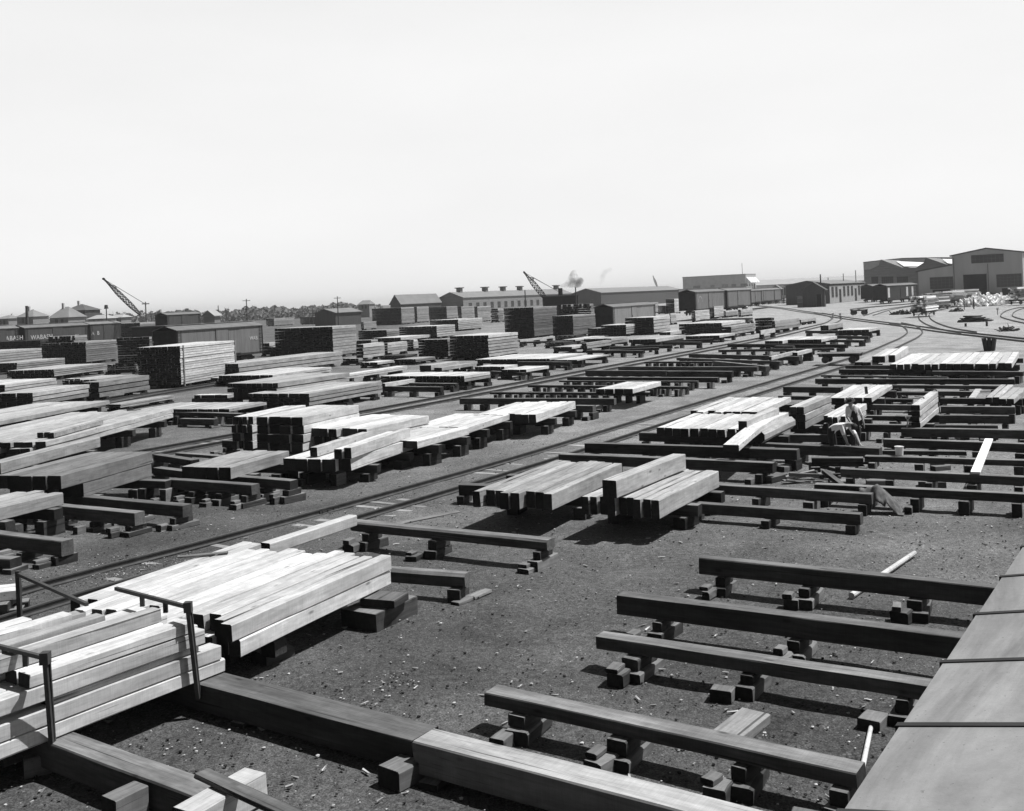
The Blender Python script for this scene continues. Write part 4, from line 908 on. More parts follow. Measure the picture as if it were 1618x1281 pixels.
# vented shed in the centre
e, W, L, ze = gable('long gabled shed with five roof ventilators, left of centre', 'p', 710, 270, 420, 495, 1640, 2.3, 'lap_wall', 'roof_mid')
for i, xx in enumerate((680, 897, 1050, 1193, 1503)):
    # ventilators on the ridge
    tgt = 600+xx/5.393; org = Vector(e.location); d, s = dirs()
    R = org-s*(W/2)+Vector((0, 0, ze+2.3)); yy = run_to(R, d, tgt, .1, 300)
    m = MB(); m.box(-W/2-1, -W/2+1, yy-.9, yy+.9, ze+2.0, ze+3.9, 'wood_grey', j=.01); v = m.build('ventilator', e)
    m = MB(); m.box(-W/2-1.5, -W/2+1.5, yy-1.3, yy+1.3, ze+3.92, ze+4.3, 'roof_dark'); m.build('cap', v)
for i in range(16):
    y0 = 4+i*L/17; window(e, y0, y0+2.2, 2.2, 4.6, 'right', 0, 3, 3)
gable('plain gabled shed at the left of the vented one', 'p', 176, 318, 400, 90, 520, 3.2, 'wall_dark', 'roof_mid')
for x0 in (0,): pass
# dark long warehouse
e, W, L, ze = gable('long dark warehouse with a low gable behind the smoke', 'c', 575, 240, 450, 397, 1060, 2.0, 'wall_dark', 'roof_mid')
window(e, -W*.35, -W*.25, 2, 3.6, nx=2, nz=2)
# low hut near the centre left
gable('low dark hut roof among stacks below the distant orchard', 'b', 500, 285, 300, 375, 655, 1.1, 'wall_dark', 'roof_mid', ang=36)
gable('small pale roofed house beyond the grey freight car', 'r', 640, 205, 260, 545, 690, 1.2, 'lap_wall', 'roof_pale', ang=30)
# brick hall with white awnings
t = TILES['q']; e, P, ze = frame_at('q', 795, 92, 440, HT, 'flat roofed brick hall with white awnings on its right face', 'hall', 'brick_hall')
W = wpx(P, ze, 1060+125/6.742); L = lpx(P, ze, 1060+903/6.742)
m = MB(); m.box(-W, 0, 0, L, 0, ze, 'brick'); m.build('wall', e)
m = MB(); m.box(-W-.1, .1, -.1, L+.1, ze+.004, ze+.35, 'concrete'); m.build('parapet', e)
for fx, w_ in ((.83, 3), (.55, 1.5), (.37, 2.4), (.22, 1.8), (.08, 2.6)):
    window(e, -W*fx, -W*fx+w_, ze*.52, ze*.66, nx=3, nz=1, glass='wood_pale')
for i in range(4):
    y0 = L*(.06+.235*i); window(e, y0, y0+L*.13, ze*.25, ze*.62, 'right', 0, 2, 4)
    m = MB(); m.prism([(.12, ze*.86), (.12, ze*.9), (2.0, ze*.72), (2.0, ze*.69)], y0-.2, y0+L*.17, 'y', 'white_paint'); m.build('awning', e)
    m = MB(); m.box(.01, .16, y0+L*.155, y0+L*.18, .5, ze*.66, 'white_paint'); m.build('pilaster', e)
m = MB(); m.bar((-2, 2, ze+.36), (-2, 2, ze+5), .09, 'iron'); m.build('flagpole', e)
# lower link in front of it
t = TILES['q']; e, P, ze = frame_at('q', 800, 222, 410, HT, 'low pale annex along the foot of the brick hall', 'annex', 'annex'); W = wpx(P, ze, 1060+85/6.742)
m = MB(); m.box(-W, 0, 0, 8, 0, ze, 'brick'); m.build('wall', e); m = MB(); m.box(-W-.2, .2, -.2, 8.2, ze+.003, ze+.3, 'roof_pale'); m.build('roof', e)
for i in range(10): window(e, -W+W*.1*i+.6, -W+W*.1*i+2.4, 1.5, ze*.7, nx=2, nz=2)
# very long low building on the horizon
e, P, ze = frame_at('d', 660, 248, 470, HT-8, 'very long low building on the horizon with a pale flat roof', 'building', 'long_building'); W = wpx(P, ze, 1190, HT-8)
m = MB(); m.box(-W, 0, 0, 40, 0, ze, 'brick'); m.build('wall', e); m = MB(); m.prism([(-.8, ze+.003), (41, ze+.003), (41, ze+2.6), (20, ze+3.0), (-.8, ze+.5)], -W-.8, .8, 'x', 'roof_pale'); m.build('roof', e)
n = 44
for i in range(n): a = -W+W*i/n; window(e, a+W/n*.18, a+W/n*.8, 1.6, ze*.82, nx=3, nz=3)
# office with row of windows
e, W, L, ze = gable('low office with dark gable and a row of tall windows', 'd', 430, 264, 300, 166, 645, 1.1, 'wall_dark', 'roof_mid', name='office', cat='office')
m = MB(); m.box(.004, .10, .2, L, .05, ze-.5, 'concrete'); m.build('pale_side', e)
for i, (a, k) in enumerate([(.05, 'w'), (.15, 'w'), (.25, 'd'), (.36, 'w'), (.47, 'w'), (.58, 'w'), (.69, 'd'), (.79, 'w'), (.9, 'w')]):
    if k == 'w': window(e, L*a, L*(a+.05), ze*.33, ze*.84, 'right', .104, 2, 4, bars=.08)
    else: door(e, L*a, L*(a+.045), .1, ze*.7, 'right', .104)
door(e, -W*.55, -W*.35, 0, ze*.7)
for px, top in ((425, 225), (517, 200), (592, 180)):
    y_ = at(pt('d', px, top), 330); m = MB(); m.bar((0, 0, 0), (0, 0, y_.z), .12, 'iron'); tag(m.build('utility_pole', loc=(y_.x, y_.y, 0)), 'thin pole rising behind the office roof, %s of three' % {425: 'left', 517: 'middle', 592: 'right'}[px], 'pole', 'thin poles behind the office')
# small dark shed with lean-to
e, W, L, ze = gable('small dark gabled shed with a lean-to beside the track', 'd', 401, 295, 262, 268, 409, 1.8, 'wall_dark', 'roof_dark', over=.5)
door(e, -W*.36, -W*.14, 0, ze*.72, mat='opening')
m = MB(); m.box(-W-1.5, -W-.01, .4, 4, 0, ze*.62, 'car_side'); m.box(-W-1.7, -W-.01, .2, 4.2, ze*.62+.003, ze*.62+.12, 'roof_mid'); m.build('lean_to', e)
m = MB(); m.bar((-W*.28, 3, ze+.5), (-W*.28, 3, ze+3.8), .16, 'iron', n=8); m.build('stovepipe', e)
for k in (0, 1): m = MB(); m.box(-W-1.45, -W-.1, .3, .39, 1.2+k*1.1, 1.45+k*1.1, 'wood_mid'); m.build('shelf', e)
# tiny watch hut among the far cars
e, W, L, ze = gable('tiny watch hut beside the distant freight cars', 'q', 1168, 240, 400, 1072, 1182, 1.3, 'wall_boards', 'roof_mid', name='hut', cat='hut')
window(e, -W*.6, -W*.4, 1.8, 3.2, nx=1, nz=2)
# ---- the big sheds at the right
def bigshed():
    e, P, _ = frame_at('d', 1190, 345, 315, HT, 'largest sheet-walled shed with a broad gable at the right edge', 'shed', 'large_shed')
    # origin = left corner of the main gable's front; local x to the right
    def z_at(tile, x, y, Y=315): return at(pt(tile, x, y), Y).z
    s = dirs()[1]; O = Vector(e.location)
    def X(px, z=6):   # local x for a picture column
        tgt = 1198+px/3.852
        return run_to(Vector((O.x, O.y, z)), s, tgt) if tgt > proj((O.x, O.y, z))[0] else -run_to(Vector((O.x, O.y, z)), -s, tgt)
    def Z(px, py):
        x = X(px); Q = O+s*x; return at(pt('d', px, py), Q.y).z
    xe = X(1395); W = xe*2; ze = Z(1187, 95); zr = Z(1395, 50)
    m = MB(); m.prism([(0, 0), (W, 0), (W, ze), (xe, zr), (0, ze)], 0, 75, 'y', 'sheet_wall'); m.build('wall', e)
    m = MB(); k = (zr-ze)/xe; o = .6
    m.prism([(-o, ze-k*o+.02), (xe, zr+.02), (xe, zr+.4), (-o, ze-k*o+.4)], -o, 76, 'y', 'roof_dark'); m.prism([(xe+.002, zr+.02), (W+o, ze-k*o+.02), (W+o, ze-k*o+.4), (xe+.002, zr+.4)], -o, 76, 'y', 'roof_dark'); m.build('roof', e)
    # lean-to on the left
    xl = X(975); zl = Z(975, 190); zh = Z(1187, 150)
    m = MB(); m.prism([(xl, 0), (-.01, 0), (-.01, zh), (xl, zl)], 0.02, 75, 'y', 'sheet_wall'); m.build('lean_to_wall', e)
    m = MB(); m.prism([(xl-.6, zl-.1), (-.02, zh+.02), (-.02, zh+.4), (xl-.6, zl+.3)], -.6, 76, 'y', 'roof_dark'); m.build('lean_to_roof', e)
    window(e, X(1302), X(1498), Z(1400, 133), Z(1400, 85), nx=8, nz=2, y=0)
    window(e, X(1045), X(1185), Z(1115, 293), Z(1115, 222), nx=6, nz=4, y=0.02)
    window(e, X(1450), X(1602), Z(1530, 280), Z(1530, 204), nx=7, nz=4, y=0)
    door(e, X(1060), X(1165), 0, Z(1110, 298), y=.02); door(e, X(1250), X(1388), Z(1320, 322), Z(1320, 205)); door(e, X(1482), X(1578), 0, Z(1530, 288), mat='car_dark')
    m = MB(); m.box(X(1192), X(1420), -1.6, -.15, 0, Z(1300, 322), 'car_dark'); m.build('loading_platform', e)
    for q in (1193, 1400): m = MB(); x = X(q); m.bar((x, -.12, 0.1), (x, -.12, ze-.5 if q < 1300 else Z(1390, 140)), .07, 'iron'); m.build('downpipe', e)
bigshed()
def sawtooth():
    e, P, _ = frame_at('d', 975, 345, 350, HT, 'factory hall with a jagged roofline behind the freight cars', 'factory hall', 'factory_hall')
    s = dirs()[1]; O = Vector(e.location)
    def pz(px, py):
        tgt = 1198+px/3.852; b = proj((O.x, O.y, 6))[0]
        x = run_to(Vector((O.x, O.y, 6)), s if tgt > b else -s, tgt)*(1 if tgt > b else -1); Q = O+s*x; return x, at(pt('d', px, py), Q.y).z
    prof = [pz(*q) for q in ((648, 183), (688, 180), (740, 155), (753, 120), (885, 170), (965, 170), (1012, 140), (1028, 108), (1150, 150), (1235, 190))]
    m = MB(); m.prism([(prof[0][0], 0), (prof[-1][0], 0)]+prof[::-1], 0, 30, 'y', 'lap_wall'); m.build('wall', e)
    m = MB()
    for a, b in zip(prof, prof[1:]): m.prism([(a[0], a[1]+.02), (b[0], b[1]+.02), (b[0], b[1]+.3), (a[0], a[1]+.3)], -.3, 30.3, 'y', 'roof_mid')
    m.build('roof', e)
    # bright sloping roofs that rise behind the valleys
    m = MB()
    for q in (((795, 136), (1003, 145), (965, 169), (888, 169)), ((1085, 122), (1192, 124), (1192, 155), (1155, 150))):
        pp = [pz(*v) for v in q]
        for (i, (x, z)) in enumerate(pp): pass
        b = len(m.v); yy = (14, 14, 1.0, 1.0)
        for off in (0, -.25):
            for (x, z), y in zip(pp, yy): m.v.append((x, y+31 if False else y, z+off+.75))
        for f in ((0, 1, 2, 3), (7, 6, 5, 4), (0, 4, 5, 1), (1, 5, 6, 2), (2, 6, 7, 3), (3, 7, 4, 0)): m.f.append(tuple(b+i for i in f)); m.m.append(m.mi('roof_bright'))
    m.build('bright_roof', e)
    for a, b in ((690, 730), (752, 822), (845, 912)):
        x0 = pz(a, 240)[0]; x1 = pz(b, 240)[0]; z0 = pz(a, 262)[1]; z1 = pz((a+b)/2, 220)[1]; window(e, x0, x1, z0, z1, nx=6, nz=3)
    # taller pale hall behind
    e2, P2, _ = frame_at('d', 1190, 345, 420, HT, 'tall pale flat-roofed hall rising behind the jagged roofline', 'hall', 'pale_hall')
    O = Vector(e2.location)
    def pz2(px, py):
        tgt = 1198+px/3.852; b = proj((O.x, O.y, 6))[0]
        x = run_to(Vector((O.x, O.y, 6)), s if tgt > b else -s, tgt)*(1 if tgt > b else -1); Q = O+s*x; return x, at(pt('d', px, py), Q.y).z
    pr = [pz2(*q) for q in ((645, 135), (760, 122), (885, 110), (1060, 106), (1200, 106))]
    m = MB(); m.prism([(pr[0][0], 0), (pr[-1][0], 0)]+pr[::-1], 0, 30, 'y', 'concrete'); m.build('wall', e2)
    m = MB()
    for a, b in zip(pr, pr[1:]): m.prism([(a[0], a[1]+.02), (b[0], b[1]+.02), (b[0], b[1]+.35), (a[0], a[1]+.35)], -.3, 30.3, 'y', 'roof_dark')
    m.build('roof', e2)
sawtooth()
# ---- houses among the trees at the far left
def hip(lab, tile, xl, xr, ye, xp0, xp1, yp, Y, dep, wall, roof, zw=3.2, chim=True):
    P = at(pt(tile, xr, ye), Y); Q = at(pt(tile, xl, ye), Y); e = empty('house', (P.x, P.y, 0), math.radians(-8), lab, 'house', 'small houses on the horizon')
    W = P.x-Q.x; ze = P.z; T = at(pt(tile, xp0, yp), Y+dep/2); zp = T.z; a0 = -W*(xr-xp0)/(xr-xl); a1 = -W*(xr-xp1)/(xr-xl)
    m = MB(); m.box(-W, 0, 0, dep, 0, ze, wall); m.build('wall', e)
    o = .5; z = ze+.01; v = [(-W-o, -o, z), (o, -o, z), (o, dep+o, z), (-W-o, dep+o, z), (a0, dep/2, zp), (a1, dep/2, zp)]
    m = MB(); m.v = v; m.f = [(0, 1, 5, 4), (1, 2, 5), (2, 3, 4, 5), (3, 0, 4), (3, 2, 1, 0)]; m.m = [m.mi(roof)]*5; m.build('roof', e)
    window(e, -W*.7, -W*.55, max(1, ze-2), ze-.5, nx=2, nz=2); window(e, -W*.4, -W*.25, max(1, ze-2), ze-.5, nx=2, nz=2)
    if chim: m = MB(); c = (a0+a1)/2; m.box(c-.9, c-.3, dep/2-1, dep/2-.3, ze+(zp-ze)*.6, zp+1.1, 'brick'); m.build('chimney', e)
hip('large dark-roofed house among the trees, peak with a chimney', 'o', 675, 905, 335, 770, 792, 276, 330, 9, 'wall_dark', 'roof_dark')
hip('pale-roofed house left of the large dark one', 'o', 515, 724, 412, 585, 640, 305, 300, 9, 'lap_wall', 'roof_mid')
hip('house with a pointed roof behind a short thick pole', 'o', 165, 350, 405, 240, 262, 335, 340, 9, 'lap_wall', 'roof_mid')
hip('low roof at the extreme left edge of the horizon', 'o', -60, 90, 425, 0, 40, 395, 350, 8, 'lap_wall', 'roof_mid', chim=False)
hip('low pale-roofed outbuilding right of the dark house', 'o', 930, 1100, 425, 950, 1075, 392, 290, 7, 'lap_wall', 'roof_pale', chim=False)
hip('bright low roof partly hidden behind stacks at left', 'o', 1140, 1290, 412, 1180, 1270, 386, 310, 6, 'lap_wall', 'roof_pale', chim=False)
hip('small distant house left of the plain gabled shed', 'b', 638, 706, 232, 650, 695, 210, 480, 9, 'lap_wall', 'roof_mid', chim=False)
# ================================================================ CRANES
def crane(label, tile, foot, tip, Y, w0, ztrim=.9, cab=None, n=12, stay=None, strut=True):
    A = at(pt(tile, *foot), Y); B = at(pt(tile, *tip), Y+2)
    e = empty('crane', (A.x, A.y, 0), 0, label, 'crane'); O = Vector((A.x, A.y, 0))
    a = A-O; b = B-O; d = (b-a).normalized(); side = Vector((0, 1, 0)).cross(d).normalized(); dep = Vector((0, 1, 0))
    m = MB(); N = n
    def wid(t): return w0*(1 if .25 < t < .6 else (.45+t*2.2 if t <= .25 else max(.25, (1-t)/.4)))
    chord = lambda t, i, j: a.lerp(b, t)+side*(i*wid(t)/2)+dep*(j*wid(t)/2)
    r = w0*.085
    for k in range(N):
        t0, t1 = k/N, (k+1)/N
        for i in (-1, 1):
            for j in (-1, 1): m.bar(chord(t0, i, j), chord(t1, i, j), r, 'iron', n=4)
        for j in (-1, 1): m.bar(chord(t0, -1, j), chord(t1, 1, j), r*.7, 'iron', n=4); m.bar(chord(t0, 1, j), chord(t1, -1, j), r*.7, 'iron', n=4); m.bar(chord(t0, -1, j), chord(t0, 1, j), r*.7, 'iron', n=4)
        for i in (-1, 1): m.bar(chord(t0, i, -1), chord(t1, i, 1), r*.7, 'iron', n=4)
    m.build('boom', e)
    if strut:
        m = MB(); q = a.lerp(b, .72)+side*w0*.8*(1 if side.z > 0 else -1); m.bar(a.lerp(b, .62), q, r, 'iron'); m.bar(a.lerp(b, .84), q, r, 'iron'); m.bar(a.lerp(b, .72), q, r*1.3, 'iron'); m.build('strut', e)
        if stay: m = MB(); s_ = at(pt(tile, *stay), Y)-O; m.bar(q, s_, .05, 'iron', n=5); m.bar(b, s_, .04, 'iron', n=5); m.build('cable', e)
    m = MB(); m.bar(b+Vector((0, -.2, 0)), b+Vector((0, .2, 0)), .2, 'iron', n=14); m.build('sheave', e)
    # works: base truck, house, stack
    cw = cab or (3.4, 3.0)
    off = -1 if b.x > a.x else 1
    m = MB(); m.box(-1 if off > 0 else -cw[0]-1, cw[0]+1 if off > 0 else 1, -1.5, 1.5, 1.4, 1.4+cw[1], 'car_dark', j=.02); m.box(-1.4 if off > 0 else -cw[0]-1.4, cw[0]+1.4 if off > 0 else 1.4, -1.8, 1.8, 1.42+cw[1], 1.6+cw[1], 'roof_dark'); m.build('cab', e)
    m = MB(); m.box(-3.5, 3.5, -1.3, 1.3, .85, 1.35, 'iron'); m.build('car_frame', e)
    for x in (-2.6, -1.4, 1.4, 2.6):
        m = MB(); m.bar((x, -.9, .42), (x, .9, .42), .42, 'iron', n=16); m.build('wheel', e)
    return e, O, off, cw
crane('left lattice boom crane leaning to the left above the stacks', 'w', (1100, 900), (320, 140), 180, .7, n=13, stay=(1230, 690), cab=(4, 2.0))
e, O, off, cw = crane('middle lattice boom crane beside the smokestack', 'c', (253, 292), (108, 115), 210, .95, n=12, stay=(330, 240), cab=(5, 4.2))
m = MB(); x = at(pt('c', 330, 250), 210).x-O.x; m.bar((x, 0, 5.65), (x, 0, at(pt('c', 330, 212), 210).z), .45, 'iron', n=12); m.build('smokestack', e)
crane('distant thin crane boom beyond the dark warehouse roof', 'c', (918, 203), (893, 138), 520, .8, n=9, cab=(3, 2.4), strut=False)
# ================================================================ POLES
for i, (tile, x, yt, Y, lab) in enumerate([('o', 283, 290, 230, 'short thick pole before the pointed gable at far left'), ('o', 1550, 250, 240, 'pole just right of the left crane foot'), ('o', 1130, 280, 240, 'dark round-topped post left of the left crane'),
   ('r', 912, 65, 250, 'tall telegraph pole in the open skyline right of the tree'), ('b', 512, 185, 260, 'telegraph pole standing before the bushy orchard tree'), ('r', 52, 90, 250, 'thin pole among the trees behind the stacks'), ('o', 354, 325, 400, 'far thin mast near the pointed gable'), ('r', 672, 120, 300, 'short pole left of the slender tree'), ('p', 1237, 205, 230, 'thin pole in front of the vented shed roof'), ('c', 421, 205, 200, 'pole standing right of the smokestack')]):
    P = at(pt(tile, x, yt), Y); e = empty('utility_pole', (P.x, P.y, 0), math.radians(-20+i*13), lab, 'pole', 'poles along the horizon')
    m = MB(); r = .16 if 'thick' not in lab else .4; m.bar((0, 0, -.1), (0, 0, P.z), r, 'bark', n=8, r2=r*.7); m.build('post', e)
    if 'telegraph' in lab or 'just right' in lab or 'among' in lab:
        m = MB(); m.box(-.9, .9, -.06, .06, P.z-.5, P.z-.38, 'bark'); 
        for q in (-.8, -.4, .4, .8): m.bar((q, 0, P.z-.38), (q, 0, P.z-.24), .04, 'concrete')
        m.build('crossarm', e)
    if 'round-topped' in lab: m = MB(); m.bar((0, 0, P.z-.9), (0, 0, P.z), .5, 'iron', n=12, r2=.35); m.build('signal_head', e)
# row of thin posts at the distant left of centre
# ================================================================ TREES
def tree(lab, P, h, w, leaf='leaves', n=1500, trunk=.22, group='trees on the horizon', seed=1, base=.25, cat='tree', name='tree', ls=.5):
    R = random.Random(seed); e = empty(name, (P.x, P.y, 0), 0, lab, cat, group)
    m = MB(); th = h*base*1.6; m.bar((0, 0, -.2), (0, 0, th), w*.035+.1, 'bark', n=8, r2=w*.02+.06)
    for i in range(6):
        a = R.uniform(0, 6.28); m.bar((0, 0, th*R.uniform(.55, 1)), (math.cos(a)*w*.28, math.sin(a)*w*.28, h*R.uniform(.5, .8)), w*.018+.04, 'bark', n=5, r2=.03)
    m.build('trunk', e)
    m = MB(); k = m.mi(leaf)
    cl = []
    for i in range(15):
        a = R.uniform(0, 6.28); u = R.random()**.5; zz = R.uniform(base, 1)
        rr = w*.36*u*math.sin(math.pi*min(1, max(.12, (1.04-zz)/(1.04-base)*.75+.12)))
        cl.append((math.cos(a)*rr, math.sin(a)*rr, h*(zz*.70+.02), w*R.uniform(.10, .18)))
    for i in range(n):
        cx, cy, cz, cr = R.choice(cl); v = Vector((R.gauss(0, 1), R.gauss(0, 1), R.gauss(0, 1))).normalized()*(R.random()**.4)*cr; v.z *= .8
        c = Vector((cx, cy, cz))+v; s = ls*R.uniform(.5, 1.2)*max(.35, w/8)
        u = Vector((R.gauss(0, 1), R.gauss(0, 1), R.gauss(0, 1))).normalized(); q = u.orthogonal().normalized(); b = len(m.v)
        m.v += [tuple(c+u*s*.6), tuple(c+q*s*.4), tuple(c-u*s*.6), tuple(c-q*s*.4)]; m.f.append((b, b+1, b+2, b+3)); m.m.append(k)
    me = bpy.data.meshes.new('crown'); me.from_pydata(m.v, [], m.f); me.materials.append(MATS[leaf]); o = bpy.data.objects.new('crown', me); C.objects.link(o); o.parent = e
    return e
TR = [('o', 115, 290, 45, 300, 'slender tree at the far left skyline'), ('o', 35, 370, 90, 330, 'low bushy tree touching the left edge'), ('o', 440, 345, 130, 280, 'broad round tree left of the pale roofed house'), ('o', 915, 300, 65, 300, 'tree just right of the steep gabled house'),
 ('o', 980, 305, 50, 310, 'narrow tree second right of the steep gable'), ('o', 1080, 330, 100, 330, 'low tree left of the round-topped post'), ('o', 1220, 262, 125, 300, 'large round tree left of the crane boom'), ('o', 1310, 295, 80, 320, 'pale tree behind the large round one'),
 ('o', 1390, 320, 80, 330, 'low tree just below the crane boom'), ('o', 1500, 280, 95, 320, 'tree behind the foot of the left crane'), ('r', 95, 118, 70, 330, 'small tree right of the crane'), ('r', 165, 105, 85, 320, 'rounded tree, first beyond the crane'), ('r', 255, 122, 110, 320, 'wide dark tree, second beyond the crane'),
 ('r', 375, 142, 60, 400, 'low far tree in the middle of the tree line'), ('r', 742, 95, 62, 330, 'tall narrow-trunked tree beside the telegraph pole'), ('b', 553, 183, 75, 330, 'bushy open tree beside the centre telegraph pole'), ('b', 440, 215, 45, 420, 'small pale tree left of the centre pole'), ('b', 600, 218, 40, 420, 'small pale tree right of the centre pole'),
 ('b', 180, 238, 45, 450, 'faint far tree at the left of the orchard'), ('b', 235, 235, 35, 430, 'faint far tree in the middle of the orchard'), ('b', 320, 232, 45, 430, 'faint far tree at the right of the orchard'), ('b', 780, 222, 30, 450, 'faint small tree left of the plain gabled shed'), ('o', 1180, 330, 80, 360, 'low tree behind the round-topped post'),
 ('o', 640, 420, 110, 290, 'bush under the eaves of the pale roofed house'), ('o', 830, 380, 130, 300, 'bush below the steep gabled house'), ('r', 20, 110, 80, 340, 'rounded tree at the left, behind thin pole')]
for i, (tile, x, yt, wpx_, Y, lab) in enumerate(TR):
    Y *= 1.4; P = at(pt(tile, x, yt), Y); w = wpx_/TILES[tile][2]/F*Y
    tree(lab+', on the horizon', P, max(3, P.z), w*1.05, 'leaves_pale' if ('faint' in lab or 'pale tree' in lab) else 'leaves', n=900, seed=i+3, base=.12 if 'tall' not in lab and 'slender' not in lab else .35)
# the far wood that closes the view: reads as one mass
def far_wood():
    R = random.Random(5); v = []; f = []
    for i in range(26000):
        px = R.uniform(-60, 640); Y = R.uniform(560, 640)
        X = (px-CX)/F*Y; hmax = 6.2+.7*math.sin(px*.05)+.6*math.sin(px*.13+1)+.5*math.sin(px*.41)
        if px > 600: hmax *= .5
        z = R.random()**.7*hmax; c = Vector((X, Y, z)); s = R.uniform(.5, 1.3)
        u = Vector((R.gauss(0, 1), R.gauss(0, 1), R.gauss(0, 1))).normalized(); q = u.orthogonal().normalized(); b = len(v)
        v += [tuple(c+u*s), tuple(c+q*s*.7), tuple(c-u*s), tuple(c-q*s*.7)]; f.append((b, b+1, b+2, b+3))
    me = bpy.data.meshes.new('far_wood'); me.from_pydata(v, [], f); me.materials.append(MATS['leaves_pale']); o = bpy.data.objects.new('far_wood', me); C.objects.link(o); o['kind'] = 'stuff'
far_wood()
# low weeds and stubble of posts near the orchard
# ================================================================ SMOKE
def smoke():
    mat = bpy.data.materials.new('smoke'); mat.use_nodes = True; n = mat.node_tree.nodes; l = mat.node_tree.links; n.clear()
    ou = n.new('ShaderNodeOutputMaterial'); pv = n.new('ShaderNodeVolumePrincipled'); l.new(pv.outputs[0], ou.inputs[1])
    pv.inputs['Color'].default_value = (.12, .12, .12, 1)
    tc = n.new('ShaderNodeTexCoord'); no = n.new('ShaderNodeTexNoise'); l.new(tc.outputs['Object'], no.inputs['Vector']); no.inputs['Scale'].default_value = .42; no.inputs['Detail'].default_value = 5; no.inputs['Roughness'].default_value = .65
    le = n.new('ShaderNodeVectorMath'); le.operation = 'LENGTH'; l.new(tc.outputs['Object'], le.inputs[0])
    a = n.new('ShaderNodeMapRange'); l.new(no.outputs['Fac'], a.inputs[0])
    for i, v in enumerate((.40, .72, 0, 1)): a.inputs[i+1].default_value = v
    m = n.new('ShaderNodeMath'); m.operation = 'MULTIPLY'; l.new(a.outputs[0], m.inputs[0]); m.inputs[1].default_value = 1.3; l.new(m.outputs[0], pv.inputs['Density'])
    MATS['smoke'] = mat
    import bmesh
    Y = 210
    for nm, lab, pts in [('smoke_plume', 'dark smoke rising from the crane smokestack', [(345, 425, 35), (420, 410, 55), (500, 385, 80), (590, 370, 100), (690, 370, 95), (770, 320, 75), (600, 270, 95), (620, 200, 90), (640, 140, 60), (740, 420, 50)]), ('smoke_plume', 'faint drifting puff of smoke right of the plume', [(1190, 370, 40), (1240, 290, 60), (1240, 210, 65), (1300, 130, 60), (1400, 80, 50)])]:
        c0 = at(pt('y', pts[0][0], pts[0][1]), Y); bm = bmesh.new()
        for x, y, r in pts:
            c = at(pt('y', x, y), Y)-c0; rr = 1.1*r/13.483/F*Y
            bmesh.ops.create_icosphere(bm, subdivisions=2, radius=rr, matrix=Matrix.Translation(c))
        me = bpy.data.meshes.new(nm); bm.to_mesh(me); bm.free(); o = bpy.data.objects.new(nm, me); C.objects.link(o); o.location = c0; me.materials.append(mat)
        rm = o.modifiers.new('r', 'REMESH'); rm.mode = 'VOXEL'; rm.voxel_size = .3
        dg = bpy.context.evaluated_depsgraph_get(); me2 = bpy.data.meshes.new_from_object(o.evaluated_get(dg)); o.modifiers.clear(); o.data = me2
        if not me2.materials: me2.materials.append(mat)
        if 'faint' in lab: 
            m2 = mat.copy(); m2.node_tree.nodes['Math'].inputs[1].default_value = .45; me2.materials[0] = m2
        tag(o, lab, 'smoke')
smoke()
